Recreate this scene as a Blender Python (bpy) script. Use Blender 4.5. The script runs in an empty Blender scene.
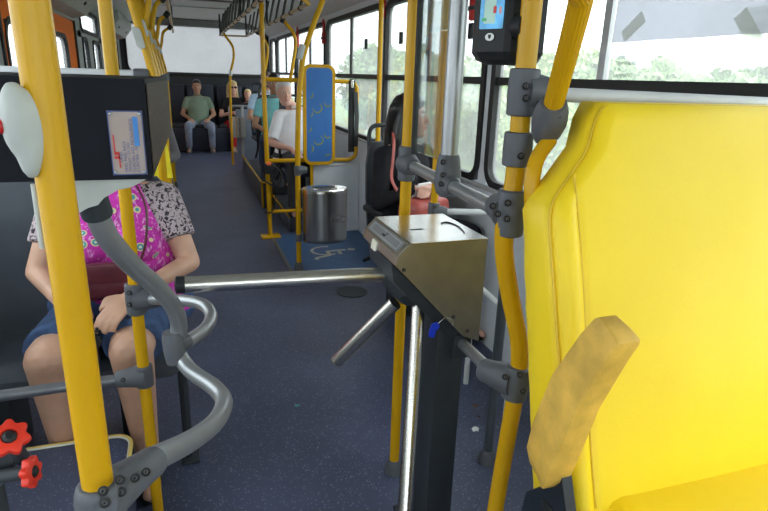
import bpy, bmesh, math, random
from mathutils import Vector as V, Matrix, noise
random.seed(4)
C = bpy.context.scene.collection
PI = math.pi
# ------------------------------------------------------------------ camera
F = 574.56; CX, CY, EYE = 384.0, 255.5, 1.5
def nrm(v): v = V(v); v.normalize(); return v
_dy = nrm((180-CX, -(70-CY), -F)); _dz = -nrm((325-CX, -(2100-CY), -F))
_dz = nrm(_dz - _dy*_dz.dot(_dy)); _dx = _dy.cross(_dz)
R = Matrix((_dx, _dy, _dz))
def P(px, py, X=None, Y=None, Z=None):
    """where the sight line to a photo point meets a plane of the bus"""
    d = R @ V((px-CX, -(py-CY), -F))
    t = X/d.x if X is not None else Y/d.y if Y is not None else (Z-EYE)/d.z
    return V((0, 0, EYE)) + d*t
cam = bpy.data.objects.new('camera', bpy.data.cameras.new('camera')); C.objects.link(cam)
cam.matrix_world = Matrix.Translation((0, 0, EYE)) @ R.to_4x4()
cam.data.sensor_width = 36; cam.data.lens = F/768*36; cam.data.clip_start = .02; cam.data.clip_end = 500
S = bpy.context.scene; S.camera = cam
S.view_settings.view_transform = 'Standard'; S.view_settings.look = 'None'
S.view_settings.gamma = 1; S.view_settings.use_curve_mapping = False
S.view_settings.exposure = -0.22

# ------------------------------------------------------------------ materials
def mat(name, col, rough=.5, metal=0, var=.12, scale=12, bump=0, bscale=80, spec=.5, stretch=None, coat=0):
    m = bpy.data.materials.new(name); m.use_nodes = True
    nt = m.node_tree; b = nt.nodes['Principled BSDF']
    b.inputs['Roughness'].default_value = rough; b.inputs['Metallic'].default_value = metal
    b.inputs['Specular IOR Level'].default_value = spec
    b.inputs['Coat Weight'].default_value = coat
    tc = nt.nodes.new('ShaderNodeTexCoord'); src = tc.outputs['Object']
    if stretch:
        mp = nt.nodes.new('ShaderNodeMapping'); mp.inputs['Scale'].default_value = stretch
        nt.links.new(src, mp.inputs['Vector']); src = mp.outputs['Vector']
    n = nt.nodes.new('ShaderNodeTexNoise'); n.inputs['Scale'].default_value = scale; n.inputs['Detail'].default_value = 5
    nt.links.new(src, n.inputs['Vector'])
    r = nt.nodes.new('ShaderNodeValToRGB'); r.color_ramp.elements[0].position = .3; r.color_ramp.elements[1].position = .7
    r.color_ramp.elements[0].color = tuple(c*(1-var) for c in col)+(1,)
    r.color_ramp.elements[1].color = tuple(min(1, c*(1+var)) for c in col)+(1,)
    nt.links.new(n.outputs['Fac'], r.inputs['Fac']); nt.links.new(r.outputs['Color'], b.inputs['Base Color'])
    if bump:
        n2 = nt.nodes.new('ShaderNodeTexNoise'); n2.inputs['Scale'].default_value = bscale; n2.inputs['Detail'].default_value = 3
        nt.links.new(src, n2.inputs['Vector'])
        bp = nt.nodes.new('ShaderNodeBump'); bp.inputs['Strength'].default_value = bump; bp.inputs['Distance'].default_value = .01
        nt.links.new(n2.outputs['Fac'], bp.inputs['Height']); nt.links.new(bp.outputs['Normal'], b.inputs['Normal'])
    return m
def N(m, t): return m.node_tree.nodes.new(t)
def L(m, a, b): m.node_tree.links.new(a, b)
def bsdf(m): return m.node_tree.nodes['Principled BSDF']

YEL = mat('yellow_enamel', (.60, .325, .006), .27, var=.06, scale=6, spec=.28)
GREY = mat('grey_coupling_plastic', (.095, .10, .115), .5, bump=.1, bscale=300, spec=.4)
LGREY = mat('pale_grey_plastic', (.46, .48, .46), .45)
SIL = mat('silver_painted_tube', (.36, .37, .385), .34, metal=.65, var=.06)
SILW = mat('white_silver_tube', (.62, .64, .66), .4, var=.04)
STEEL = mat('brushed_steel', (.60, .58, .54), .27, metal=1, var=.12, scale=30, stretch=(1, 8, 8))
STEELB = mat('worn_brass_toned_steel', (.36, .335, .285), .38, metal=.9, var=.16, scale=9, bump=.05, bscale=200)
STEELT = mat('polished_steel_top', (.66, .65, .63), .22, metal=1, var=.08, scale=14)
DKST = mat('dark_painted_steel', (.034, .040, .048), .48, var=.1, spec=.3)
BLK = mat('black_plastic', (.014, .015, .017), .5, spec=.3)
GREYB = mat('dull_zinc', (.14, .14, .15), .4, metal=.5)
BLKR = mat('black_rubber', (.012, .012, .013), .6)
SCREW = mat('dull_screw_steel', (.10, .10, .10), .35, metal=.8)
SEATY = mat('yellow_vinyl', (.90, .64, .016), .42, var=.035, scale=3.5, bump=.035, bscale=160, spec=.35)
SEATS = mat('yellow_seam', (.70, .46, .02), .5)
ARMY = mat('soiled_yellow_foam', (.70, .42, .07), .55, var=.25, scale=16, bump=.22, bscale=260)
BLUEP = mat('blue_padding', (.035, .17, .50), .5, var=.06)
SEATG = mat('charcoal_seat_plastic', (.04, .043, .05), .45, var=.08, spec=.35)
SEATB = mat('slate_seat_shell', (.065, .077, .095), .42, var=.08, spec=.35)
WALLP = mat('pale_grey_wall_panel', (.66, .70, .75), .45, var=.03)
CEILM = mat('ceiling_panel', (.58, .60, .60), .5, var=.04)
ORNG = mat('orange_door_paint', (.95, .19, .008), .6, var=.05, spec=.15)
REDP = mat('red_plastic', (.50, .012, .010), .35)
REDK = mat('red_knob_plastic', (.72, .035, .015), .4)
TAN = mat('aged_ceiling_tube', (.50, .36, .17), .35, var=.1)
ALU = mat('aluminium_frame', (.50, .51, .52), .4, metal=.4)
DBLU = mat('dark_navy_upholstery', (.03, .038, .06), .6)
PIPEY = mat('yellow_edge_trim', (.78, .58, .16), .5)
PIPEW = mat('white_edge_trim', (.75, .75, .70), .5)

# metal turnstile top / skin / cloth
def skin(name, col):
    m = mat(name, col, .5, var=.10, scale=14, bump=.04, bscale=260)
    b = bsdf(m); b.inputs['Subsurface Weight'].default_value = .08; b.inputs['Subsurface Radius'].default_value = (.02, .008, .004)
    return m
SKINF = skin('light_skin', (.62, .36, .25)); SKINM = skin('tan_skin', (.50, .27, .17)); SKIND = skin('brown_skin', (.38, .20, .12))
SKINP = skin('ruddy_skin', (.68, .38, .29))
def cloth(n, c, **k): return mat(n, c, .85, bump=.35, bscale=45, spec=.2, **k)
HAIRB = mat('black_hair', (.012, .010, .010), .35, stretch=(30, 30, 1.5), var=.5, scale=10)
HAIRY = mat('blonde_hair', (.62, .45, .22), .45, stretch=(30, 30, 2), var=.25, scale=10)
HAIRG = mat('grey_hair', (.55, .53, .50), .5, var=.2, scale=60)
HAIRN = mat('brown_hair', (.07, .04, .025), .5, var=.3, scale=60)
EYEW = mat('eye_white', (.7, .7, .68), .2); EYED = mat('dark_iris', (.02, .012, .01), .1); LIP = mat('lip_skin', (.45, .13, .11), .4)

def floor_mat():
    m = mat('speckled_blue_vinyl', (.062, .074, .135), .42, var=.28, scale=1.6, spec=.55)
    nt = m.node_tree; b = bsdf(m); old = b.inputs['Base Color'].links[0].from_socket
    tc = N(m, 'ShaderNodeTexCoord')
    cur = old
    for sc, col, th in ((170, (.24, .27, .35), .13), (95, (.17, .19, .27), .08)):
        v = N(m, 'ShaderNodeTexVoronoi'); v.inputs['Scale'].default_value = sc; L(m, tc.outputs['Object'], v.inputs['Vector'])
        sep = N(m, 'ShaderNodeSeparateColor'); L(m, v.outputs['Color'], sep.inputs[0])
        lt = N(m, 'ShaderNodeMath'); lt.operation = 'LESS_THAN'; lt.inputs[1].default_value = th; L(m, sep.outputs[0], lt.inputs[0])
        d = N(m, 'ShaderNodeMath'); d.operation = 'LESS_THAN'; d.inputs[1].default_value = .36; L(m, v.outputs['Distance'], d.inputs[0])
        a = N(m, 'ShaderNodeMath'); a.operation = 'MULTIPLY'; L(m, lt.outputs[0], a.inputs[0]); L(m, d.outputs[0], a.inputs[1])
        mx = N(m, 'ShaderNodeMix'); mx.data_type = 'RGBA'; L(m, a.outputs[0], mx.inputs[0]); L(m, cur, mx.inputs[6]); mx.inputs[7].default_value = col+(1,)
        cur = mx.outputs[2]
    L(m, cur, b.inputs['Base Color'])
    return m
FLOOR = floor_mat()
MATB = mat('blue_wheelchair_vinyl', (.045, .115, .26), .45, var=.12)

def glass(name, haze, tint=(.93, .97, .97), rough=.02, tcol=(.9, .93, .93)):
    m = bpy.data.materials.new(name); m.use_nodes = True; nt = m.node_tree; nt.nodes.clear()
    out = N(m, 'ShaderNodeOutputMaterial'); tr = N(m, 'ShaderNodeBsdfTransparent'); tr.inputs[0].default_value = tint+(1,)
    tl = N(m, 'ShaderNodeBsdfTranslucent'); tl.inputs[0].default_value = tcol+(1,)
    gl = N(m, 'ShaderNodeBsdfGlossy'); gl.inputs['Roughness'].default_value = rough
    n = N(m, 'ShaderNodeTexNoise'); n.inputs['Scale'].default_value = 3; n.inputs['Detail'].default_value = 6
    tc = N(m, 'ShaderNodeTexCoord'); L(m, tc.outputs['Object'], n.inputs['Vector'])
    mr = N(m, 'ShaderNodeMapRange'); mr.inputs[3].default_value = haze*.6; mr.inputs[4].default_value = haze*1.4
    L(m, n.outputs['Fac'], mr.inputs[0])
    m1 = N(m, 'ShaderNodeMixShader'); L(m, mr.outputs[0], m1.inputs[0]); L(m, tr.outputs[0], m1.inputs[1]); L(m, tl.outputs[0], m1.inputs[2])
    fr = N(m, 'ShaderNodeLayerWeight'); fr.inputs[0].default_value = .12
    ml = N(m, 'ShaderNodeMath'); ml.operation = 'MULTIPLY'; ml.inputs[1].default_value = .6; L(m, fr.outputs['Fresnel'], ml.inputs[0])
    m2 = N(m, 'ShaderNodeMixShader'); L(m, ml.outputs[0], m2.inputs[0]); L(m, m1.outputs[0], m2.inputs[1]); L(m, gl.outputs[0], m2.inputs[2])
    L(m, m2.outputs[0], out.inputs[0]); return m
GLASS = glass('hazed_window_glass', .15); GLASSR = glass('frosted_rear_glass', .62, (.46, .47, .47), tcol=(.46, .47, .48)); ACRY = glass('scratched_acrylic', .035)  # GLASS: whitish haze mixed in to imitate the pale, blown-out daylight outside
SHEET = glass('white_translucent_sheet', .66, (.30, .30, .335), tcol=(.30, .30, .335))

# ------------------------------------------------------------------ mesh helpers
def cr(pts, n=8):
    pts = [V(p) for p in pts]
    if len(pts) < 3: return pts
    o = []
    q = [pts[0]*2-pts[1]]+pts+[pts[-1]*2-pts[-2]]
    for i in range(1, len(q)-2):
        a, b, c, d = q[i-1:i+3]
        for k in range(n):
            t = k/n
            o.append(.5*((2*b)+(c-a)*t+(2*a-5*b+4*c-d)*t*t+(3*b-a-3*c+d)*t*t*t))
    o.append(pts[-1]); return o
def fillet(pts, r=.06, n=7):
    """straight runs joined by bends"""
    pts = [V(p) for p in pts]; o = [pts[0]]
    for i in range(1, len(pts)-1):
        a, b, c = pts[i-1], pts[i], pts[i+1]
        d1 = min(r, (a-b).length*.49); d2 = min(r, (c-b).length*.49)
        s = b+(a-b).normalized()*d1; e = b+(c-b).normalized()*d2
        for k in range(n+1):
            t = k/n; o.append(s*(1-t)**2+b*2*t*(1-t)+e*t*t)
    o.append(pts[-1]); return o
class MB:
    def __init__(s): s.bm = bmesh.new()
    def box(s, c, size, rot=None, bev=0, seg=2):
        M = Matrix.Translation(V(c)) @ (rot.to_4x4() if rot else Matrix()) @ Matrix.Diagonal((*size, 1))
        r = bmesh.ops.create_cube(s.bm, size=1, matrix=M)
        if bev:
            es = list({e for v in r['verts'] for e in v.link_edges})
            bmesh.ops.bevel(s.bm, geom=es, offset=bev, segments=seg, affect='EDGES', profile=.5)
        return s
    def bb(s, a, b, bev=0): a, b = V(a), V(b); return s.box((a+b)/2, [abs(x) for x in (b-a)], bev=bev)
    def ring(s, c, u, v, ru, rv, n): return [s.bm.verts.new(c+u*(ru*math.cos(2*PI*k/n))+v*(rv*math.sin(2*PI*k/n))) for k in range(n)]
    def skinr(s, rings, cap=True):
        n = len(rings[0])
        for a, b in zip(rings, rings[1:]):
            for k in range(n): s.bm.faces.new((a[k], a[(k+1) % n], b[(k+1) % n], b[k]))
        if cap:
            s.bm.faces.new(rings[0][::-1]); s.bm.faces.new(rings[-1])
        return s
    def tube(s, pts, r, n=14, flat=1.0, up=None):
        pts = [V(p) for p in pts]; rs = r if isinstance(r, (list, tuple)) else [r]*len(pts)
        t = (pts[1]-pts[0]).normalized(); u = t.orthogonal().normalized() if up is None else (V(up)-t*V(up).dot(t)).normalized()
        rings = []
        for i, p in enumerate(pts):
            tt = (pts[min(i+1, len(pts)-1)]-pts[max(i-1, 0)]).normalized()
            u = (u-tt*u.dot(tt)).normalized(); v = tt.cross(u)
            rings.append(s.ring(p, u, v, rs[i], rs[i]*flat, n))
        return s.skinr(rings)
    def lathe(s, base, axis, prof, n=20):
        axis = V(axis).normalized(); u = axis.orthogonal().normalized(); v = axis.cross(u); base = V(base)
        return s.skinr([s.ring(base+axis*h, u, v, max(r, 1e-4), max(r, 1e-4), n) for h, r in prof])
    def sleeve(s, a, b, r, bulge=1.0):
        a, b = V(a), V(b); L_ = (b-a).length
        return s.lathe(a, b-a, [(0, r*.86), (L_*.03, r*.98), (L_*.1, r), (L_*.5, r*bulge), (L_*.9, r), (L_*.97, r*.98), (L_, r*.86)], 22)
    def ell(s, c, rad, rot=None, sub=3):
        M = Matrix.Translation(V(c)) @ (rot.to_4x4() if rot else Matrix()) @ Matrix.Diagonal((*rad, 1))
        bmesh.ops.create_icosphere(s.bm, subdivisions=sub, radius=1, matrix=M); return s
    def cap(s, a, b, ra, rb, sa=True, sb=True, n=16):
        a, b = V(a), V(b)
        if (b-a).length > 1e-5: s.tube([a, b], [ra, rb], n)
        if sa: s.ell(a, (ra,)*3, sub=2)
        if sb: s.ell(b, (rb,)*3, sub=2)
        return s
    def chain(s, pts, rs, ends=True):
        for i in range(len(pts)-1): s.cap(pts[i], pts[i+1], rs[i], rs[i+1], ends or i > 0, ends or i < len(pts)-2)
        return s
    def loft(s, rows, n=24, M=None):
        M = M or Matrix(); rings = []
        for (x, y, z, rx, ry) in rows:
            rings.append([s.bm.verts.new(M @ V((x+rx*math.cos(2*PI*k/n), y+ry*math.sin(2*PI*k/n), z))) for k in range(n)])
        return s.skinr(rings)
    def prism(s, pts, d):
        """outline of 3-D points pushed along d"""
        d = V(d); a = [s.bm.verts.new(V(p)) for p in pts]; b = [s.bm.verts.new(V(p)+d) for p in pts]
        n = len(a)
        s.bm.faces.new(a); s.bm.faces.new(b[::-1])
        for k in range(n): s.bm.faces.new((a[k], b[k], b[(k+1) % n], a[(k+1) % n]))
        return s
    def bevel_all(s, off, seg=2):
        es = [e for e in s.bm.edges if len(e.link_faces) == 2 and e.calc_face_angle(0) > .4]
        bmesh.ops.bevel(s.bm, geom=es, offset=off, segments=seg, affect='EDGES', profile=.5); return s
    def build(s, name, m, parent=None, smooth=True, loc=None, remesh=0, sm=4, ang=35):
        bm = s.bm; bmesh.ops.recalc_face_normals(bm, faces=bm.faces[:])
        off = V((0, 0, 0))
        if parent is None and loc is not None: off = V(loc)
        elif parent is not None:
            p = parent
            while p is not None: off += p.location; p = p.parent
        if off.length: bmesh.ops.translate(bm, verts=bm.verts[:], vec=-off)
        me = bpy.data.meshes.new(name); bm.to_mesh(me); bm.free()
        o = bpy.data.objects.new(name, me)
        if remesh:
            C.objects.link(o)
            md = o.modifiers.new('r', 'REMESH'); md.mode = 'VOXEL'; md.voxel_size = remesh
            ms = o.modifiers.new('s', 'SMOOTH'); ms.iterations = sm; ms.factor = .5
            dg = bpy.context.evaluated_depsgraph_get(); dg.update()
            me2 = bpy.data.meshes.new_from_object(o.evaluated_get(dg)); C.objects.unlink(o); bpy.data.objects.remove(o)
            me2.name = name; o = bpy.data.objects.new(name, me2); me = me2
        me.materials.clear(); me.materials.append(m)
        if smooth:
            me.polygons.foreach_set('use_smooth', [True]*len(me.polygons))
            if not remesh:
                try: me.set_sharp_from_angle(angle=math.radians(ang))
                except Exception: pass
        C.objects.link(o)
        if parent is not None: o.parent = parent
        elif loc is not None: o.location = loc
        return o
def tag(o, label=None, cat=None, group=None, kind=None):
    if label: o['label'] = label
    if cat: o['category'] = cat
    if group: o['group'] = group
    if kind: o['kind'] = kind
    return o
def thing(name, label, cat, loc, group=None):
    o = bpy.data.objects.new(name, None); o.location = loc; o.empty_display_size = .1; C.objects.link(o)
    return tag(o, label, cat, group)
def struct(name, mb, m, smooth=False): return tag(mb.build(name, m, smooth=smooth), kind='structure')
def kids(o): return [c for c in bpy.data.objects if c.parent == o]
def dup(root, loc, label=None, rotz=None, scale=None):
    r = root.copy(); C.objects.link(r); r.location = loc
    if label: r['label'] = label
    if rotz is not None: r.rotation_euler = (0, 0, rotz)
    if scale: r.scale = scale
    for ch in kids(root):
        c = ch.copy(); C.objects.link(c); c.parent = r
        for g in kids(ch): d = g.copy(); C.objects.link(d); d.parent = c
    return r
def rrect(o, u, v, w, h, r, n=6):
    """rounded rectangle outline, o = centre"""
    o, u, v = V(o), V(u), V(v); pts = []
    for (sx, sy, a0) in ((1, 1, 0), (-1, 1, 90), (-1, -1, 180), (1, -1, 270)):
        for k in range(n+1):
            a = math.radians(a0+90*k/n)
            pts.append(o+u*(sx*(w/2-r)+r*math.cos(a))+v*(sy*(h/2-r)+r*math.sin(a)))
    return pts
def rframe(mb, o, u, v, w, h, r, t, d):
    """rounded rectangular frame: outer size w,h, bar width t, depth vector d"""
    A = rrect(o, u, v, w, h, r); B = rrect(o, u, v, w-2*t, h-2*t, max(r-t, .005)); n = len(A); d = V(d); bm = mb.bm
    a = [bm.verts.new(p) for p in A]; b = [bm.verts.new(p) for p in B]; a2 = [bm.verts.new(p+d) for p in A]; b2 = [bm.verts.new(p+d) for p in B]
    for k in range(n):
        j = (k+1) % n
        bm.faces.new((a[k], a[j], b[j], b[k])); bm.faces.new((a2[k], b2[k], b2[j], a2[j]))
        bm.faces.new((a[k], a2[k], a2[j], a[j])); bm.faces.new((b[k], b[j], b2[j], b2[k]))
    return mb
def bolts(parent, spots, nrml, r=.0062):
    nv = V(nrml).normalized()
    for p in spots:
        o = MB().lathe(V(p)-nv*.004, nv, [(0, r*1.15), (.0052, r*1.15), (.0062, r*1.0), (.0058, r*.7)], 16).build('bolt', BLKR, parent)
        MB().lathe(V(p)-nv*.003, nv, [(0, r*.6), (.006, r*.58), (.0066, r*.42), (.0045, r*.25)], 12).build('bolt_head', GREYB, parent)
def pbolts(parent, pxs, Y, r=.0062, n=(-.25, -1, .35)):
    bolts(parent, [P(x, y, Y=Y) for x, y in pxs], n, r)
def text(body, o, right, up, size, m, name='lettering', parent=None, ext=.0004):
    cu = bpy.data.curves.new(name, 'FONT'); cu.body = body; cu.size = size; cu.extrude = ext; cu.align_x = 'LEFT'
    t = bpy.data.objects.new(name, cu); C.objects.link(t)
    u, v = V(right).normalized(), V(up).normalized(); w = u.cross(v)
    M = Matrix((u, v, w)).transposed().to_4x4(); M.translation = V(o)
    dg = bpy.context.evaluated_depsgraph_get(); dg.update()
    me = bpy.data.meshes.new_from_object(t.evaluated_get(dg)); C.objects.unlink(t); bpy.data.objects.remove(t)
    off = V((0, 0, 0)); p = parent
    while p is not None: off += p.location; p = p.parent
    me.transform(Matrix.Translation(-off) @ M)
    me.materials.clear(); me.materials.append(m)
    ob = bpy.data.objects.new(name, me); C.objects.link(ob)
    if parent: ob.parent = parent
    return ob

# ------------------------------------------------------------------ the bus shell
XL, XR, YF, YR, ZC = -.96, 1.60, -1.9, 11.5, 2.36
BELT, TOP = .93, 2.07
def ramp(y): return 0 if y < 7 else min(.14, (y-7)/3*.14)
# floor, one continuous sheet with a gentle rise at the back
b = MB(); ys = [YF, 0, 2, 4, 6, 7, 7.5, 8.5, 9.5, 10, YR+.02]
b.prism([(XL-.05, y, ramp(y)) for y in ys]+[(XR+.05, y, -.08) for y in ()]+[(XL-.05, YR+.02, -.08), (XL-.05, YF, -.08)], (XR-XL+.1, 0, 0))
struct('floor', b, FLOOR)
b = MB(); xs = []
prof = [(XL-.04, 2.1), (XL+.10, 2.22), (XL+.34, 2.33), (XL+.6, ZC), (XR-.6, ZC), (XR-.34, 2.33), (XR-.10, 2.22), (XR+.04, 2.1)]
b.prism([(x, YF, z) for x, z in prof]+[(x, YF, z+.05) for x, z in prof[::-1]], (0, YR-YF+.05, 0))
struct('ceiling', b, CEILM, smooth=False)
# right wall with window bays
posts = [-.75, 1.12, 2.93, 4.77, 6.84, 8.75, 10.6]
b = MB().bb((XR, YF, -.05), (XR+.05, YR, BELT)).bb((XR, YF, TOP), (XR+.05, YR, 2.16))
b.bb((XR, YF, BELT), (XR+.05, posts[0]-.9, TOP))
for y in posts: b.bb((XR+.002, y-.05, BELT), (XR+.048, y+.05, TOP))
b.bb((XR, 11.3, BELT), (XR+.05, YR, TOP))
struct('wall_right', b, WALLP)
trim = MB().bb((XR-.03, YF, BELT-.025), (XR+.0, YR, BELT+.0), bev=.008)
struct('trim_1', trim, ALU)
edges = [(-1.6, posts[0])]+list(zip(posts, posts[1:]))
wi = 0
for a, c in edges+[(10.6, 11.35)]:
    wi += 1
    y0, y1 = a+.045, c-.045
    root = bpy.data.objects.new('window_%d' % wi, None); root.location = (XR, (y0+y1)/2, BELT); C.objects.link(root); tag(root, kind='structure')
    o = (XR-.012, (y0+y1)/2, (BELT+TOP)/2); h = TOP-BELT
    rframe(MB(), o, (0, 1, 0), (0, 0, 1), y1-y0+.02, h+.02, .13, .045, (.05, 0, 0)).build('window_frame', BLKR, root)
    MB().bb((XR+.0, y0+.02, 1.475), (XR+.035, y1-.02, 1.515)).build('transom', BLKR, root)
    if 1.0 < a < 9:
        MB().bb((XR+.004, (y0+y1)/2-.02, 1.51), (XR+.03, (y0+y1)/2+.02, TOP-.03)).build('sliding_stile', ALU if a < 2 else BLKR, root)
    MB().prism(rrect((XR+.018, (y0+y1)/2, (BELT+TOP)/2), (0, 1, 0), (0, 0, 1), y1-y0-.05, h-.05, .1), (.005, 0, 0)).build('glass_pane', GLASS, root)
# left wall: doors and bays
LB = [(-1.6, -.3), (-.1, 1.35), (1.45, 3.3)]      # glazed bays before the doors
b = MB()
def lw(y0, y1, z0, z1): b.bb((XL-.05, y0, z0), (XL, y1, z1))
lw(YF, 4.05, -.05, BELT); lw(YF, 4.05, TOP, 2.16)
for y0, y1 in ((YF, -1.6), (-.3, -.1), (1.35, 1.45), (3.3, 4.05)): lw(y0, y1, BELT, TOP)
lw(4.05, 6.75, 1.93, 2.16); lw(6.75, 6.9, -.05, 2.16); lw(6.9, 8.9, -.05, 1.0); lw(6.9, 8.9, 1.80, 1.86); lw(6.9, 8.9, 2.1, 2.16)
lw(6.9, 7.15, 1.0, 2.1); lw(7.55, 7.95, 1.0, 1.80); lw(8.6, 9.0, 1.0, 2.1); lw(9.0, 11.0, 1.93, 2.16); lw(11.0, YR, -.05, 2.16)
struct('wall_left', b, mat('grey_side_panel', (.36, .38, .38), .5, var=.05))
for (y0, y1, z0, z1) in [(a, c, BELT, TOP) for a, c in LB]+[(7.15, 7.55, 1.0, 1.80), (7.95, 8.6, 1.0, 1.80), (7.15, 8.6, 1.86, 2.1)]:
    wi += 1
    root = bpy.data.objects.new('window_%d' % wi, None); root.location = (XL, (y0+y1)/2, z0); C.objects.link(root); tag(root, kind='structure')
    o = (XL+.012, (y0+y1)/2, (z0+z1)/2)
    rframe(MB(), o, (0, 1, 0), (0, 0, 1), y1-y0+.02, z1-z0+.02, min(.13, (z1-z0)/2.2), .04, (-.05, 0, 0)).build('window_frame', BLKR, root)
    MB().bb((XL-.024, y0, z0), (XL-.019, y1, z1)).build('glass_pane', GLASS, root)
for n_, (d0, d1) in enumerate(((4.05, 6.75), (9.0, 11.0))):
    root = bpy.data.objects.new('door_%d' % (n_+1), None); root.location = (XL, (d0+d1)/2, 0); C.objects.link(root); tag(root, kind='structure')
    w = (d1-d0)/2
    for k in range(2):
        y0, y1 = d0+k*w, d0+(k+1)*w
        leaf = MB()
        for z0, z1, ya, yb in ((.02, 1.05, y0+.02, y1-.02), (1.76, 1.92, y0+.02, y1-.02), (1.05, 1.76, y0+.02, y0+.12), (1.05, 1.76, y1-.50, y1-.02)): leaf.bb((XL-.04, ya, z0), (XL-.005, yb, z1))
        leaf.build('door_leaf', ORNG, root)
        rframe(MB(), (XL+.003, (y0+y1)/2-.19, 1.405), (0, 1, 0), (0, 0, 1), w-.58, .75, .15, .035, (-.05, 0, 0)).build('window_gasket', BLKR, root)
        MB().bb((XL-.026, y0+.11, 1.04), (XL-.020, y1-.49, 1.78)).build('glass_pane', GLASS, root)
        MB().bb((XL-.045, y1-.03, .02), (XL+.012, y1+.01, 1.93)).build('rubber_edge', BLKR, root)
    MB().bb((XL-.045, d0-.03, .02), (XL+.012, d0+.01, 1.93)).build('rubber_edge', BLKR, root)
# door gear covers above the doors
for y0, y1, nm in ((4.0, 6.7, 'grey sloping cover over the nearer orange door'), (8.9, 11.1, 'grey sloping cover over the farther orange door')):
    r = thing('door_gear_cover', nm, 'cover', (XL, (y0+y1)/2, 1.95))
    MB().prism([(XL+.001, y0, 1.95), (XL+.13, y0, 1.98), (XL+.24, y0, 2.12), (XL+.24, y0, 2.22), (XL+.08, y0, 2.18), (XL+.001, y0, 2.10)], (0, y1-y0, 0)).bevel_all(.01).build('casing', LGREY, r)
    for yy in (y0+.5, y1-.5): MB().lathe((XL+.187, yy, 2.05), (.8, 0, -.6), [(0, .018), (.008, .018), (.012, .01)]).build('lock', DKST, r)
# rear wall with the big window, front wall with the windscreen
b = MB().bb((XL-.05, YR, 0), (XR+.05, YR+.05, 1.46)).bb((XL-.05, YR, 2.25), (XR+.05, YR+.05, 2.42)).bb((XL-.05, YR, 1.4), (XL+.1, YR+.05, 2.3)).bb((XR-.12, YR, 1.4), (XR+.05, YR+.05, 2.3))
struct('wall_rear', b, mat('dark_rear_panel', (.035, .04, .05), .5))
rr = bpy.data.objects.new('window_20', None); rr.location = (.3, YR, 1.4); C.objects.link(rr); tag(rr, kind='structure')
rframe(MB(), ((XL+XR)/2, YR-.012, 1.84), (1, 0, 0), (0, 0, 1), XR-XL-.12, .90, .2, .045, (0, .05, 0)).build('window_frame', BLKR, rr)
MB().prism(rrect(((XL+XR)/2, YR+.02, 1.84), (1, 0, 0), (0, 0, 1), XR-XL-.18, .84, .17), (0, .005, 0)).build('glass_pane', GLASSR, rr)
b = MB().bb((XL-.05, YF-.05, -.05), (XR+.05, YF, .75)).bb((XL-.05, YF-.05, 2.15), (XR+.05, YF, 2.42))
struct('wall_front', b, WALLP)
rr = bpy.data.objects.new('window_21', None); rr.location = (.3, YF, .75); C.objects.link(rr); tag(rr, kind='structure')
rframe(MB(), ((XL+XR)/2, YF-.05, 1.45), (1, 0, 0), (0, 0, 1), XR-XL+.06, 1.44, .15, .05, (0, .05, 0)).build('window_frame', BLKR, rr)
MB().bb((XL+.04, YF-.03, .79), (XR-.04, YF-.024, 2.11)).build('glass_pane', GLASS, rr)
# dark lintel above the rear window and roof hatch
struct('trim_2', MB().bb((XL+.1, YR-.10, 2.235), (XR-.1, YR-.001, 2.36), bev=.02), mat('grey_lintel', (.20, .21, .22), .5))
r = thing('roof_hatch', 'dark framed roof hatch in the ceiling near the back', 'hatch', (.35, 7.6, ZC))
rframe(MB(), (.35, 7.6, ZC-.035), (1, 0, 0), (0, 1, 0), .95, .95, .06, .06, (0, 0, .034)).build('hatch_frame', mat('brown_grey_frame', (.16, .14, .11), .5), r)
MB().bb((-.05, 7.2, ZC-.018), (.75, 8.0, ZC-.002), bev=.006).build('hatch_lid', CEILM, r)
for k, y in enumerate((9.2, 5.6)):
    tag(MB().bb((-.4, y, ZC-.012), (1.0, y+.03, ZC-.0005), bev=.003).build('ceiling_seam_strip', LGREY, loc=(.3, y, ZC)), ['grey strip across the ceiling beyond the roof hatch', 'grey strip across the ceiling before the roof hatch'][k], 'ceiling strip')

# ------------------------------------------------------------------ poles and rails
def coupling(parent, a, b, r=.027, nm='coupling', m=GREY): return MB().sleeve(a, b, r, 1.02).build(nm, m, parent)
def pole(label, x, y, z0=0, z1=None, r=.019, m=YEL, pts=None, name='grab_pole', group=None, foot=True):
    z1 = z1 or ZC
    t = thing(name, label, 'pole', (x, y, z0), group)
    MB().tube(pts or [(x, y, z0), (x, y, z1)], r, 20).build('tube', m, t)
    if foot: MB().lathe((x, y, z0), (0, 0, 1), [(0, r*1.9), (.02, r*1.85), (.045, r*1.5), (.058, r*1.15)], 20).build('foot_cup', GREY, t)
    return t
def joint(parent, c, ax1, l1, ax2, l2, r=.0275, boltn=None):
    r *= 1.06
    """clamp moulding: sleeve along ax1, arm along ax2"""
    c, ax1, ax2 = V(c), V(ax1).normalized(), V(ax2).normalized()
    b = MB().sleeve(c-ax1*l1/2, c+ax1*l1/2, r, 1.04).tube([c+ax2*t*l2 for t in (0, .35, .7, .93, 1)], [r*1.35, r*1.22, r*1.02, r*.95, r*.80], 22)
    o = b.build('coupling', GREY, parent)
    if boltn:
        n = V(boltn).normalized()
        sp = [c+ax1*l1*q*.26+n*(r*1.03) for q in (-1, 1)]+[c+ax2*l2*.55+ax1*q*.006+n*(r*.97) for q in (0,)]
        bolts(o, [p for p in sp], n)
    return o
HR = 1.225
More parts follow.
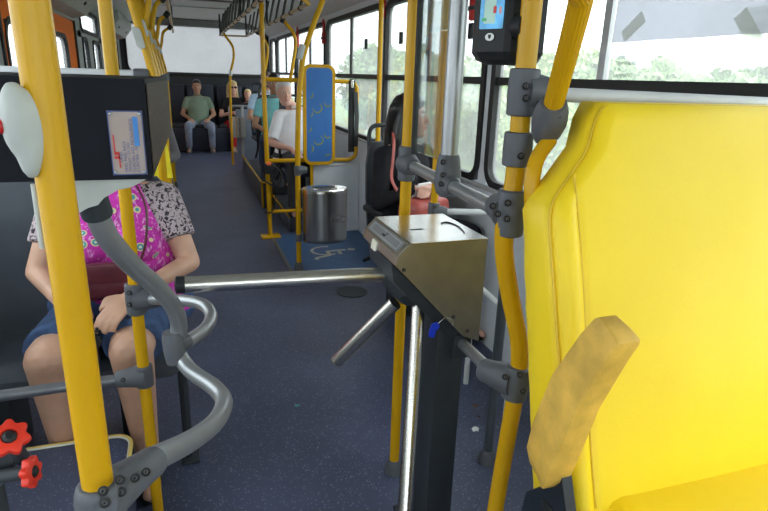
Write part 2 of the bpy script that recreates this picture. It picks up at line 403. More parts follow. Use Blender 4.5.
# A: pole beside the turnstile in the aisle
pC = pole('yellow floor-to-ceiling pole standing just behind the steel turnstile', .698, 1.8)
railv = (V((.645, 1.05, HR))-V((.70, 1.8, HR))).normalized()
o = joint(pC, (.698, 1.8, HR), (0, 0, 1), .115, railv, .075)
pbolts(o, ((405, 158), (404.5, 170), (408, 164)), 1.772)
t = thing('handrail', 'silver tube rail joining the turnstile pole to the bent yellow pole', 'rail', (.67, 1.42, HR))
MB().tube([V((.70, 1.8, HR))+railv*.02, V((.645, 1.05, HR))-railv*.02], .0175, 18).build('tube', SIL, t)
# silver upright standing on that rail, with acrylic guard
sy = 1.42; sx = .70+(.645-.70)*((1.8-sy)/.75)
t = thing('silver_upright', 'thick silver upright tube rising from the rail above the turnstile', 'pole', (sx, sy, HR))
MB().tube([(sx, sy, HR+.03), (sx, sy, 2.35)], .0235, 20).build('tube', SIL, t)
o = MB().lathe((sx, sy, HR-.035), (0, 0, 1), [(0, .020), (.01, .03), (.03, .036), (.06, .036), (.10, .031), (.115, .027)], 22).tube([V((sx, sy, HR))-railv*.05, V((sx, sy, HR))-railv*.03, V((sx, sy, HR))+railv*.03, V((sx, sy, HR))+railv*.05], [.021, .029, .029, .021], 18).build('coupling', GREY, t)
pbolts(o, ((443, 162), (443, 175), (441, 184)), sy-.033)
t = thing('acrylic_guard', 'clear acrylic guard panel with black edge beside the silver upright', 'panel', (.69, 1.62, 1.28))
MB().bb((.676, 1.46, 1.28), (.680, 1.69, 2.15)).build('pane', ACRY, t)
MB().bb((.671, 1.685, 1.27), (.685, 1.70, 2.16)).build('edge_strip', BLKR, t)
# B: bent yellow pole carrying the card reader
YB = 1.05
pb = [P(x, y, Y=YB) for x, y in ((536, -40), (532, 10), (523, 90), (514, 180), (507, 212), (504, 235), (505, 262), (511, 300), (518, 335), (519.5, 360), (517, 385), (509, 430), (495, 511))]
pb = [V((.652, YB, 2.36)), V((.652, YB, 1.9))]+[V((.652, YB, p.z)) if p.z > 1.27 else p for p in pb[1:]]
bx = pb[-1].x; pb.append(V((bx-.01, YB, .2))); pb.append(V((bx-.01, YB, 0)))
t = pole('yellow pole with an outward bend at the left of the yellow seat', bx-.01, YB, pts=cr(pb, 6), r=.0205)
tB = t
o = joint(t, (.650, YB, HR+.005), (0, 0, 1), .10, -railv, .075, r=.029)
pbolts(o, ((493, 206), (498, 214)), YB-.022); pbolts(o, ((508, 203), (507, 219)), YB-.031)
o = coupling(t, (.652, YB, 1.33), (.652, YB, 1.40), .030); pbolts(o, ((521, 156),), YB-.031)
o = joint(t, (.652, YB, 1.478), (0, 0, 1), .092, (1, -.10, -.02), .082, r=.029)
pbolts(o, ((526, 86), (537, 87), (526, 98), (537, 99)), YB-.034); pbolts(o, ((547, 94),), YB-.036)
lowc = P(516, 382, Y=YB)
o = joint(t, lowc, (.1, 0, 1), .085, (-.22, .45, -.03), .10, r=.029)
pbolts(o, ((505, 377),), YB-.012); pbolts(o, ((520, 375), (523, 391)), YB-.032)
# rail behind the seat to the window wall
t = thing('handrail', 'pale silver tube rail running behind the yellow seat to the window', 'rail', (1.1, 1.0, 1.47))
MB().tube([(.70, YB-.005, 1.476), (XR-.005, .93, 1.462)], .0145, 16).build('tube', SILW, t)
MB().lathe((XR-.001, .93, 1.462), (-1, .0, 0), [(0, .03), (.012, .03), (.02, .018)]).build('wall_flange', GREY, t)
t = thing('handrail', 'low silver tube rail from turnstile base to the bent yellow pole', 'rail', (.7, 1.2, .75))
e1 = P(462, 343, Y=1.42)
MB().tube([lowc+V((-.03, .06, -.004)), e1], .0165, 16).build('tube', SIL, t)
MB().bb((e1.x-.03, e1.y-.005, e1.z-.05), (e1.x+.03, e1.y+.02, e1.z+.03), bev=.004).build('mounting_plate', DKST, t)
# slanted ribbed pole
sl = [(.548, .70, 2.36), (.548, .74, 1.72), (.575, .80, 1.63), (.645, .935, 1.47), (.665, .985, 1.41)]
sl = [V((.50, .55, 2.355)), P(590, -60, Y=.74), P(581, 0, Y=.79), P(552, 110, Y=.95)]
t = thing('slanted_grab_tube', 'slanting ribbed yellow tube above the yellow seat corner', 'pole', sl[3])
b = MB(); pts = cr(sl, 6)
b.tube(pts, .0185, 40)
for i, v in enumerate(b.bm.verts):
    ringi = i//40; k = i % 40
    if k % 2: v.co += (pts[ringi]-v.co)*.06
b.build('tube', YEL, t)
base = sl[3]; ax = (sl[2]-sl[3]).normalized()
o = MB().tube([base+ax*.02, base+ax*.0, base-ax*.03, base-ax*.06, base-ax*.085], [.024, .031, .034, .030, .021], 22).build('coupling', GREY, t)
bolts(o, [base-ax*.01+V((-.004, -.03, 0)), base-ax*.055+V((-.003, -.027, 0))], (-.2, -1, .2))
g = [P(550, 140, Y=.975), P(541, 152, Y=.965), P(535, 165, Y=.95), P(532, 185, Y=.94), P(532, 212, Y=.935)]
MB().tube(cr(g, 6), .0150, 18).build('seat_hook', YEL, t)
# small side pole beside seated woman, and its low rail
t = pole('thin yellow pole in front of the dark-haired woman near the window', 1.03, 2.3, r=.016)
joint(t, (1.03, 2.3, .93), (0, 0, 1), .085, (1, -.35, 0), .06, r=.024, boltn=(-.3, -1, .2))
q = P(505, 213, Z=.93)
d = V((q.x-1.03, q.y-2.3, 0)).normalized()
t = thing('handrail', 'short white tube rail reaching the grey wall behind the turnstile', 'rail', (1.3, 2.2, .93))
endp = V((1.03, 2.3, .93))+d*((XR-.004-1.03)/d.x)
MB().tube([V((1.06, 2.3, .93))+d*.02, endp], .0145, 16).build('tube', SILW, t)
MB().lathe(endp, (-1, 0, 0), [(0, .03), (.012, .03), (.02, .018)]).build('wall_flange', GREY, t)
# grey steel upright behind the low rail
p0 = P(489, 440, Y=1.75)
t = pole('grey steel upright behind the low rail beside the litter', p0.x, p0.y, z1=1.16, m=SEATB, r=.019)
MB().lathe((p0.x, p0.y, 1.15), (0, 0, 1), [(0, .019), (.012, .019), (.018, .01)]).build('end_cap', BLK, t)
t = thing('seat_frame_tube', 'white tube of a seat frame low behind the bent yellow pole', 'tube', P(478, 286, Y=2.35))
fa, fb_ = P(474, 282, Y=2.35), P(516, 320, Y=1.95); print('frame', fa, fb_)
MB().tube(fillet([V((fa.x, fa.y, 0)), fa, fb_, V((fb_.x, fb_.y, 0))], .05), .0135, 14).build('tube', SILW, t)
# frame poles round the wheelchair bay

# left cluster near the camera: poles 1 and 2
Y1, X1 = .60, -.117
t = thing('grab_pole', 'thickest yellow pole, nearest the camera, beside the black box', 'pole', (X1, Y1, 0)); p1 = t
MB().tube([(X1, Y1, 0), (X1-.0, Y1, 2.36)], .0162, 28).build('tube', YEL, t)
ft = P(118, 478, Y=.62); z_f = 1.052
b = MB(); c0 = V((X1, Y1, z_f-.012)); s1 = P(155, 460, Y=.70)
b.lathe((X1, Y1, z_f-.075), (0, 0, 1), [(0, .020), (.01, .0245), (.05, .026), (.078, .0245), (.086, .0205)], 26)
dirs = (s1-c0).normalized()
b.tube([c0-dirs*.01, c0+dirs*.03, c0+dirs*.06, s1-dirs*.005, s1], [.027, .027, .0235, .0205, .0188], 24)
fit = b.build('coupling', GREY, t, remesh=.0022, sm=10)
vd = V((0, -1, .95)).normalized()
fb = [P(x, y, Y=Y1-.033) for x, y in ((103, 491),)]
def onfit(px, py, depth): return P(px, py, Y=depth)
for (px, py, yy) in ((103, 491, .571), (105, 503, .571), (120, 480, .588), (121.5, 492, .59), (135, 478, .607), (146, 472, .626)):
    bolts(fit, [onfit(px, py, yy)], (-.05, -1, .75), r=.0045)
# stop button housing on pole 1
h0 = P(20, 130, Y=.585)
b = MB(); Mh = Matrix.Translation(h0)
b.ell(h0+V((-.001, 0, .008)), (.0135, .014, .034)); b.ell(h0+V((.004, .002, -.018)), (.0105, .012, .026)); b.ell(h0+V((.010, .006, .0)), (.010, .012, .036))
hs = b.build('stop_button_housing', LGREY, t, remesh=.003, sm=6)
MB().lathe(h0+V((-.012, -.004, .004)), (-1, -.35, 0), [(0, .007), (.003, .007), (.005, .004)]).build('stop_button', REDP, hs)
b = MB()
b.tube([P(34, 184, Y=.605), P(43, 248, Y=.605)], .003); b.tube([P(70, 182, Y=.605), P(77, 246, Y=.605)], .003)
b.build('cable_cover', LGREY, t)

X2, Y2 = -.168, 1.72
t = thing('grab_pole', 'yellow pole passing behind the black box, in front of the seated woman', 'pole', (X2, Y2, 0)); p2 = t
MB().tube([(X2, Y2, 0), (X2, Y2, 2.36)], .0172, 24).build('tube', YEL, t)
MB().lathe((X2, Y2, 0), (0, 0, 1), [(0, .036), (.03, .035), (.06, .028), (.07, .023)], 20).build('foot_cup', GREY, t)
za = P(140, 298, Y=Y2).z; zb = P(132, 377, Y=Y2).z
o = joint(t, (X2, Y2, za), (0, 0, 1), .095, (1, -.2, -.02), .07, r=.027)
pbolts(o, ((129, 293), (129, 305), (141, 299), (148, 300)), Y2-.030)
o = joint(t, (X2, Y2, zb), (0, 0, 1), .07, (-1, -.05, 0), .08, r=.025)
pbolts(o, ((123, 380), (140, 379)), Y2-.028)
t = thing('handrail', 'dark grey tube rail crossing low in front of the seated woman', 'rail', (-.5, Y2, zb))
MB().tube([(X2-.05, Y2-.003, zb), (XL+.003, Y2-.03, zb)], .0165, 16).build('tube', mat('dark_silver_tube', (.16, .165, .18), .35, metal=.5), t)
# silver looped rail
fc = P(175, 343, Y=1.28)
t = thing('looped_guard_rail', 'silver S-shaped looped guard rail under the black box', 'rail', fc); lr = t
b = MB()
up_ = [P(92, 196, Y=.98), P(100, 222, Y=1.0), P(112, 243, Y=1.03), P(135, 268, Y=1.1), P(158, 288, Y=1.17), P(173, 306, Y=1.23), P(179, 325, Y=1.27), P(176, 345, Y=1.28)]
b.tube(cr(up_, 6), .0185, 20).build('upper_tube', SIL, t)
lo = [P(176, 350, Y=1.28), P(190, 370, Y=1.24), P(215, 388, Y=1.14), P(224, 402, Y=1.07), P(216, 421, Y=.98), P(192, 440, Y=.86), P(150, 461, Y=.72)]
MB().tube(cr(lo, 7), .0175, 20).build('lower_tube', SIL, t)
mid = [P(150, 299, Y=1.70), P(178, 300, Y=1.62), P(202, 304, Y=1.55), P(211, 315, Y=1.49), P(206, 328, Y=1.42), P(190, 340, Y=1.33), P(178, 347, Y=1.29)]
MB().tube(cr(mid, 7), .0165, 20).build('side_tube', SIL, t)
o = MB().tube([P(172, 332, Y=1.27), P(173, 338, Y=1.27), P(175, 352, Y=1.27), P(176, 362, Y=1.27)], [.0215, .0245, .0240, .0205], 22).tube([P(176, 346, Y=1.28), P(186, 341, Y=1.31)], [.0215, .0190], 18).build('coupling', GREY, t)

# black box (counter with plate)
A = math.radians(3.2); yb = .88
c0 = P(143.8, 79, Y=yb); bz1, bz0 = c0.z, P(149, 179, Y=yb).z
rot = Matrix.Rotation(-A, 3, 'Z')
t = thing('counter_box', 'black metal box with a screwed-on rating plate at upper left', 'box', (c0.x-.15, yb+.15, bz0))
ux = V((math.cos(A*.4), 0, 0)).normalized(); uy = V((math.sin(A), math.cos(A), 0))
w = .33
def bp(x, y, z): return c0*1.0+V((x, 0, 0))+uy*y+V((0, 0, z))
H_ = bz0-bz1
b = MB(); v = b.prism([bp(0, 0, 0), bp(-w, 0, 0), bp(-w, 0, H_), bp(0, 0, H_)], uy*.38)
for vv in b.bm.verts:
    if (vv.co-bp(0, .38, H_)).length < 1e-4 or (vv.co-bp(-w, .38, H_)).length < 1e-4: vv.co.z += .03
b.bevel_all(.004)
b.build('casing', mat('black_satin_metal', (.008, .009, .014), .55, spec=.12), t)
rf = mat('brown_reflection_metal', (.060, .044, .036), .55, spec=.12, var=.25, scale=40, stretch=(1, 1, 6))  # brownish metallic reflection on the box side, put into the colour
MB().prism([bp(.0012, .006, -.006), bp(.0012, .374, -.006), bp(.0012, .374, H_+.036), bp(.0012, .006, H_+.006)], (.001, 0, 0)).build('side_reflection_plate', rf, t, smooth=False)
# rating plate
pl = [P(105.5, 110.5, Y=yb-.002), P(142.5, 110.5, Y=yb-.002), P(149.5, 174, Y=yb-.002), P(112.5, 175, Y=yb-.002)]
xl, xr_, zt, zb2 = pl[0].x+.001, pl[1].x-.001, pl[0].z, pl[3].z
plate = MB().bb((xl, yb-.003, zb2), (xr_, yb-.0005, zt)).build('rating_plate', mat('pinkish_aluminium_plate', (.38, .30, .28), .45), t)
tag(plate, 'pinkish metal plate with fine print')
rframe(MB(), ((xl+xr_)/2, yb-.0045, (zt+zb2)/2), (1, 0, 0), (0, 0, 1), xr_-xl, zt-zb2, .002, .0012, (0, .001, 0)).build('plate_border', mat('blue_print', (.04, .07, .25), .5), plate)
INKB = mat('blue_ink', (.10, .12, .26), .6); INKR = mat('red_ink', (.60, .03, .03), .6)
MB().bb((xr_-.013, yb-.0042, zb2+.040), (xr_-.0065, yb-.003, zt-.008)).build('blue_panel', mat('cyan_blue_print', (.04, .20, .55), .5), plate)
for k, (s, st, sz) in enumerate((('URBS', .018, .0055), ('MOD. PASS. INOX', .004, .0048), ('TENSAO 12V 24V', .004, .0048), ('CURITIBA IND. METALURGICA', .004, .0048), ('CURITIBA - PARANA', .004, .0052))):
    text(s, (xl+.0145+k*.0052, yb-.0032, zb2+st), (0, 0, 1), (-1, 0, 0), sz*1.12, INKB, 'fine_print', plate)
MB().bb((xl+.0045, yb-.0042, zb2+.030), (xl+.006, yb-.003, zb2+.055)).bb((xl+.0045, yb-.0042, zb2+.028), (xl+.011, yb-.003, zb2+.032)).bb((xl+.0095, yb-.0042, zb2+.010), (xl+.011, yb-.003, zb2+.030)).bb((xl+.0045, yb-.0042, zb2+.0225), (xl+.011, yb-.003, zb2+.026)).build('red_emblem', INKR, plate)
for x in (xl+.004, xr_-.004):
    for z in (zt-.004, zb2+.004): MB().lathe((x, yb-.002, z), (0, -1, 0), [(0, .0026), (.0025, .0024), (.0035, .0012)], 12).build('screw', SIL, plate)
# mounting bracket below the box
b = MB()
k0 = P(90, 182, Y=.93); 
b.prism([P(x, y, Y=.92) for x, y in ((66, 179.5), (146, 179.5), (132, 187), (118, 190), (104, 198), (98, 205), (88, 208), (74, 216), (70, 200))], (0, .05, 0)).bevel_all(.004)
b.build('mounting_bracket', LGREY, t)
MB().sleeve(P(87, 184, Y=.97), P(98, 216, Y=.99), .0235).build('bracket_clamp', DKST, t)
# rail above the box and behind
t = thing('handrail', 'pale grey tube rail running behind the top of the black box', 'rail', (-.5, 2.95, 1.48))
MB().tube([(XL+.003, 2.95, 1.475), (-.135, 2.95, 1.475)], .019, 16).build('tube', SILW, t)
coupling(t, (-.20, 2.95, 1.475), (-.135, 2.95, 1.475), .026)
# row of left poles with side branches
lab = ['first bent yellow pole beyond the black box, with a grey button plate', 'second bent yellow pole in the row along the left seats',
       'third bent yellow pole in the row along the left seats', 'fourth bent yellow pole in the row along the left seats', 'last bent yellow pole of the left row, nearest the back bench']
for k, y in enumerate((2.95, 3.75, 4.75, 6.1, 7.9)):
    x = -.112-.012*k; zt = 2.345
    pts = [(x, y, 0), (x, y, 1.3), (x, y, 1.42), (x-.02, y, 1.55), (x-.085, y, 1.85), (x-.13, y, 2.05), (x-.14, y, zt)]
    t = thing('grab_pole', lab[k], 'pole', (x, y, ramp(y)), 'bent yellow poles along the left seats')
    pts[0] = (x, y, ramp(y))
    MB().tube(cr(pts, 5), .019, 18).build('tube', YEL, t)
    MB().lathe((x, y, ramp(y)), (0, 0, 1), [(0, .036), (.03, .035), (.06, .028), (.07, .023)], 18).build('foot_cup', GREY, t)
    coupling(t, (x, y, 1.37), (x, y, 1.46), .028)
    br = [(x-.055, y, 1.72), (x-.03, y, 1.80), (x-.0, y, 1.93), (-.075, y, 1.99)] if k else None
    if br:
        MB().tube(cr(br, 5), .0165, 14).build('branch_tube', YEL, t)
        coupling(t, (-.10, y, 1.965), (-.065, y, 2.01), .026, m=BLK)
    pz = P(138, 27, Y=y).z if k == 0 else 1.72
    MB().prism(rrect((x-.052 if k == 0 else x-.055, y-.021, 1.63 if k == 0 else 1.72), (1, 0, .0), (-.22, 0, 1), .034, .09, .016), (0, -.012, 0)).bevel_all(.003).build('button_plate', LGREY, t)
t = thing('ceiling_rail', 'tan ceiling rail above the row of left poles', 'rail', (-.06, 6, 2.03))
MB().tube([(-.06, 3.2, 2.03), (-.06, 9.6, 2.03)], .0165, 14).build('tube', TAN, t)
for y in (3.3, 5.3, 7.3, 9.3): MB().tube([(-.06, y, 2.04), (-.06, y, ZC-.003)], .012).build('hanger', BLK, t)

# ceiling rails with straps
def strap(x, y, z, label, grp, lean):
    t = thing('hanging_strap', label, 'strap', (x, y, z), grp)
    MB().lathe((x, y-.02, z), (0, 1, 0), [(0, .019), (.002, .023), (.038, .023), (.04, .019)], 16).build('clamp_ring', BLK, t)
    MB().tube([(x, y, z+.01), (x+.012, y-.10, z+.13), (x+.03, y-.22, z+.27)], .022, 10, flat=.45).build('strap_band', BLK, t)
    return t
RZ = 2.05
for nm, rx, ya, yb_, grp, lean in (('tan ceiling rail over the aisle hung with black straps', .64, 3.2, 10.1, 'black straps on the aisle ceiling rail', -1),
                       ('tan ceiling rail near the windows hung with black straps', 1.035, 5.05, 10.0, 'black straps on the window-side ceiling rail', -1)):
    t = thing('ceiling_rail', nm, 'rail', (rx, (ya+yb_)/2, RZ))
    MB().tube([(rx, ya, RZ), (rx, yb_, RZ)], .0165, 14).build('tube', TAN, t)
    for y in (ya+.05, (ya+yb_)/2, yb_-.05): MB().tube([(rx, y, RZ+.01), (rx, y, ZC-.003)], .012).build('hanger', BLK, t)
    ny = int((yb_-ya)/.48); first = None
    for i in range(ny):
        y = ya+.35+i*.48
        lb = 'black hanging strap clipped to the '+('aisle' if rx < .8 else 'window-side')+' ceiling rail'
        if first is None: first = strap(rx, y, RZ, lb, grp, lean)
        else: dup(first, (rx, y, RZ), lb)
t = thing('handrail', 'yellow cross tube joining the two ceiling rails at the wheelchair bay', 'rail', (.95, 5.05, RZ))
MB().tube(fillet([(.66, 4.55, RZ+.13), (.80, 4.7, RZ+.11), (1.035, 5.05, RZ)], .1), .019, 16).build('tube', YEL, t)
t = thing('handrail', 'tan cross tube closing the ceiling rails near the rear window', 'rail', (.85, 10.05, RZ))
MB().tube([(.655, 10.08, RZ-.005), (1.02, 9.98, RZ-.005)], .013).build('tube', TAN, t)
# curved pole down from the aisle rail near the back
t = thing('grab_pole', 'curved yellow pole in front of the blonde woman at the back', 'pole', (.70, 9.3, .12))
MB().tube(cr([(.64, 9.3, RZ), (.67, 9.3, RZ-.06), (.76, 9.3, 1.86), (.77, 9.3, 1.7), (.72, 9.3, 1.5), (.70, 9.3, 1.3), (.69, 9.3, .7), (.69, 9.3, .11)], 5), .018, 14).build('tube', YEL, t)
coupling(t, (.715, 9.3, 1.44), (.715, 9.3, 1.52), .024, m=LGREY)
# curved poles down along the window side
for k, (x, y) in enumerate(((1.02, 6.4), (1.03, 8.6))):
    t = thing('grab_pole', ['curved yellow pole behind the blue board, beside the window', 'farther curved yellow pole beside the back right window'][k], 'pole', (x+.1, y, ramp(y)))
    MB().tube(cr([(x+.015, y, RZ), (x+.05, y, RZ-.05), (x+.13, y, 1.9), (x+.15, y, 1.78), (x+.11, y, 1.55), (x+.08, y, 1.35), (x+.08, y, .9), (x+.08, y, ramp(y))], 5), .018, 14).build('tube', YEL, t)
    coupling(t, (x+.01, y-.0, RZ-.05), (x+.03, y, RZ+.0), .024, m=BLK)
# window side vertical pole
w0 = P(379, 90, Y=4.45)
pole('yellow pole standing against the window beyond the seated woman', w0.x, 4.45, r=.019)

# pole B with a bend at the top, steel bin hung on it
YP = 4.33
t = thing('grab_pole', 'yellow pole in the wheelchair bay that carries the steel bin', 'pole', (.79, YP, 0))
xb = P(299, 262, Y=YP).x
pts = [(xb, YP, 0), (xb, YP, .8), (xb+.012, YP, 1.25), (P(302, 62, Y=YP).x, YP, 1.56), (P(306, 36, Y=YP).x, YP, 1.69), (P(315, 0, Y=YP).x, YP, 1.87), (1.0, YP, 2.05), (1.02, YP, 2.36)]
MB().tube(cr(pts, 6), .0195, 20).build('tube', YEL, t)
MB().lathe((xb, YP, 0), (0, 0, 1), [(0, .036), (.03, .035), (.06, .028), (.07, .023)], 18).build('foot_cup', GREY, t)
coupling(t, (xb+.026, YP, 1.60), (xb+.052, YP, 1.70), .024, m=LGREY)
joint(t, (xb, YP, .80), (0, 0, 1), .075, (1, 0, .05), .07, r=.026)
coupling(t, (xb, YP, .24), (xb, YP, .30), .026)
# bin
def bin_():
    cx, cy, z0, z1, rx, ry = xb+.212, YP+.01, .235, .645, .180, .12
    t = thing('steel_bin', 'oval brushed steel litter bin hung on the wheelchair bay pole', 'bin', (cx, cy, z0))
    b = MB(); b.loft([(cx, cy, z0, rx*.96, ry*.96), (cx, cy, z0+.008, rx*.985, ry*.985), (cx, cy, z0+.03, rx*.985, ry*.985), (cx, cy, z1-.02, rx, ry), (cx, cy, z1, rx, ry)], 48)
    body = b.build('bin_body', mat('brushed_bin_steel', (.50, .50, .49), .27, metal=1, var=.10, scale=5, stretch=(14, 14, .6)), t)
    MB().loft([(cx, cy, z1-.018, rx*1.02, ry*1.02), (cx, cy, z1+.005, rx*1.02, ry*1.02), (cx, cy, z1+.014, rx*.97, ry*.97), (cx, cy, z1+.012, rx*.6, ry*.62)], 48).build('lid', STEELT, t)
    MB().prism(rrect((cx-.01, cy, z1+.0125), (1, 0, 0), (0, 1, 0), .19, .085, .04), (0, 0, .002)).build('slot', BLK, t)
    rframe(MB(), (cx-.01, cy, z1+.0125), (1, 0, 0), (0, 1, 0), .21, .105, .05, .01, (0, 0, .005)).build('slot_rim', STEEL, t)
    text('XC', (cx+.03, cy-ry-.004, z0+.17), (1, 0, 0), (0, 0, 1), .075, mat('scratched_steel', (.22, .22, .22), .6, metal=.5), 'scratched_letters', body, ext=.005)
bin_()
# frame of the wheelchair bay, plane at the back of the bay
YW = 5.38
zt_, zm, zl = 1.445, .725, .245
xA = .715
t = thing('safety_rail', 'yellow tube frame behind the wheelchair bay carrying the blue board', 'frame', (xA, YW, 0))
MB().tube([(xA-.0, YW, 0), (xA-.02, YW, 1.3), (xA-.02, YW, ZC)], .0205, 18).build('upright', YEL, t)
MB().bb((xA-.09, YW-.09, 0), (xA+.09, YW+.05, .02), bev=.006).build('base_plate', YEL, t)
xR_ = 1.555
MB().tube(fillet([(xA, YW, zt_), (xR_, YW, zt_), (xR_, YW, zm), (xA, YW, zm)], .09), .0185, 16).build('loop_tube', YEL, t)
MB().tube([(xA, YW, zl), (1.12, YW, zl)], .0165, 14).build('low_tube', YEL, t)
MB().tube([(1.12, YW, zl), (1.12, YW, zm)], .0165, 14).build('short_upright', YEL, t)
MB().tube([(xA+.27, YW+.01, zm), (xA+.27, YW+.01, .0)], .0165, 14).build('short_upright', YEL, t)
x0, x1 = P(304.5, 100, Y=YW-.04).x, P(333.5, 100, Y=YW-.04).x
za_, zb_ = P(318, 66, Y=YW-.04).z, P(318, 163, Y=YW-.04).z
t = thing('padded_board', 'tall blue padded board with yellow rim in the wheelchair bay', 'board', ((x0+x1)/2, YW-.04, zb_))
pad = MB().prism(rrect(((x0+x1)/2, YW-.05, (za_+zb_)/2), (1, 0, 0), (0, 0, 1), x1-x0-.01, za_-zb_-.01, .05), (0, .028, 0)).bevel_all(.006).build('pad', BLUEP, t)
rframe(MB(), ((x0+x1)/2, YW-.052, (za_+zb_)/2), (1, 0, 0), (0, 0, 1), x1-x0+.03, za_-zb_+.03, .075, .03, (0, .032, 0)).bevel_all(.005).build('rim', YEL, t)
def arc(c, r, a0, a1, w):
    pts = [V((c[0]+r*math.cos(math.radians(a)), YW-.0515, c[1]+r*math.sin(math.radians(a)))) for a in range(a0, a1+1, 15)]
    MB().tube(pts, [w*(.35+.65*math.sin(PI*(i+.5)/len(pts))) for i in range(len(pts))], 6, flat=.25, up=(1, 0, 0)).build('swirl', OLV, pad)
cx0, cz0 = (x0+x1)/2, (za_+zb_)/2; OLV = mat('olive_yellow_print', (.22, .28, .10), .6)
for (dx, dz_, r, a0, a1) in ((-.02, .07, .042, 180, 420), (.08, .115, .032, 170, 340), (-.10, .19, .04, -70, 20), (-.10, .02, .035, -60, 20), (-.01, -.22, .042, 180, 420), (.08, -.17, .032, 170, 340), (-.11, -.11, .035, -80, 10), (-.10, -.30, .04, -60, 60), (.09, -.39, .035, 60, 170)):
    arc((cx0+dx, cz0+dz_), r, a0, a1, .007)
# grey partition below
xq = P(312, 200, Y=YW+.03).x
t = thing('partition_panel', 'pale grey low partition panel behind the steel bin', 'panel', (1.35, YW+.04, 0))
MB().bb((xq, YW+.03, 0), (XR-.004, YW+.055, .66)).build('sheet', WALLP, t)
MB().bb((xq-.005, YW+.02, .66), (XR-.004, YW+.065, .68), bev=.006).build('top_trim', SILW, t)
# belts
def belt(label, x, y, z1, z0, orange=False):
    t = thing('seat_belt', label, 'belt', (x, y, z0))
    MB().tube([(x, y-.025, z1), (x-.004, y-.03, (z0+z1)/2), (x, y-.022, z0)], .030, 8, flat=.12, up=(1, 0, 0)).build('webbing', BLK, t)
    MB().tube([(x+.035, y-.03, z1-.1), (x+.05, y-.034, (z0+z1)/2), (x+.045, y-.028, z0+.05)], .028, 8, flat=.12, up=(1, .5, 0)).build('webbing', BLK, t)
    MB().box((x, y-.035, z1-.03), (.03, .016, .07), bev=.005).build('buckle', STEEL if not orange else BLK, t)
    MB().lathe((x, y-.03, z1+.0), (0, 1, 0), [(0, .014), (.03, .016), (.05, .014)]).build('anchor', DKST, t)
    if orange: MB().box((x-.002, y-.047, z1-.02), (.026, .012, .02), bev=.003).build('release_button', mat('orange_red_button', (.85, .12, .02), .4), t)
    return t
xb1 = P(351, 100, Y=YW).x
belt('black safety belt hanging from the yellow loop beside the window', xb1, YW, zt_+.01, .80)
t = thing('seat_belt', 'coiled black belt with orange button on the bay frame upright', 'belt', (xA, YW-.03, .3))
MB().box((xA, YW-.045, .66), (.075, .05, .10), bev=.012).build('retractor', BLK, t)
MB().tube(cr([(xA+.03, YW-.05, .70), (xA+.10, YW-.07, .62), (xA+.07, YW-.06, .50), (xA-.03, YW-.05, .54), (xA-.06, YW-.05, .62)], 5), .026, 8, flat=.25, up=(0, 1, 0)).build('webbing', BLK, t)
MB().tube(cr([(xA+.02, YW-.05, .60), (xA+.05, YW-.06, .42), (xA+.02, YW-.05, .26), (xA-.05, YW-.05, .25)], 5), .016, 8, flat=.3, up=(0, 1, 0)).build('webbing', BLK, t)
MB().box((xA-.005, YW-.075, .71), (.04, .02, .03), bev=.004).build('release_button', mat('orange_button', (.85, .15, .03), .4), t)
# floor of the wheelchair bay
mt = tag(MB().bb((.745, 4.12, .0005), (XR-.004, YW+.028, .005)).build('bay_mat', MATB, loc=(1.1, 4.8, 0)), 'blue floor mat of the wheelchair bay with a painted symbol', 'mat')
tag(MB().bb((.715, 4.12, .0005), (.744, YW-.10, .010), bev=.002).build('floor_strip', mat('brown_metal_strip', (.20, .19, .18), .4, metal=.5), loc=(.73, 4.8, 0)), 'thin metal strip edging the blue wheelchair mat', 'strip')
ic = P(330, 252, Z=0); wht = mat('cream_floor_paint', (.55, .52, .45), .6, var=.25, scale=30)
b = MB()
def I(u, f): return V((ic.x+u, ic.y-f, .0062))   # u = symbol's up, f = its facing side
b.lathe(I(.20, -.02), (0, 0, 1), [(0, .035), (.0012, .035)], 20)
for pts, w in (([(.14, -.02), (-.02, -.01)], .019), ([(.08, -.015), (.075, .09)], .015), ([(-.02, -.01), (-.03, .11), (-.15, .16), (-.165, .20)], .018),
               ([(-.03+.125*math.cos(math.radians(a)), -.03+.125*math.sin(math.radians(a))) for a in range(-250+180, -250+180-230, -15)], .014)):
    pp = [I(*p) for p in pts]
    for p, q in zip(pp, pp[1:]):
        d = (q-p).normalized(); n = V((-d.y, d.x, 0))*w; p2_, q2 = p-d*w*.4, q+d*w*.4
        b.prism([p2_+n, q2+n, q2-n, p2_-n], (0, 0, .0006))
o = b.build('wheelchair_symbol', wht, None, smooth=False); o.parent = mt; o.location = -mt.location
for (px, py, r, lb, m) in ((352, 292, .112, 'dark round floor cover beside the turnstile arm', DKST), (213, 197, .10, 'pale round floor cover far down the aisle', mat('worn_floor_cover', (.16, .17, .19), .5))):
    c = P(px, py, Z=0); t = thing('floor_cover', lb, 'floor cover', c)
    MB().lathe((c.x, c.y, .0005), (0, 0, 1), [(0, r), (.004, r), (.006, r*.96), (.004, r*.85), (.005, r*.8)], 36).build('disc', m, t)
    MB().lathe((c.x+r*.4, c.y, .005), (0, 0, 1), [(0, .008), (.003, .008)], 12).build('screw', SCREW, t)
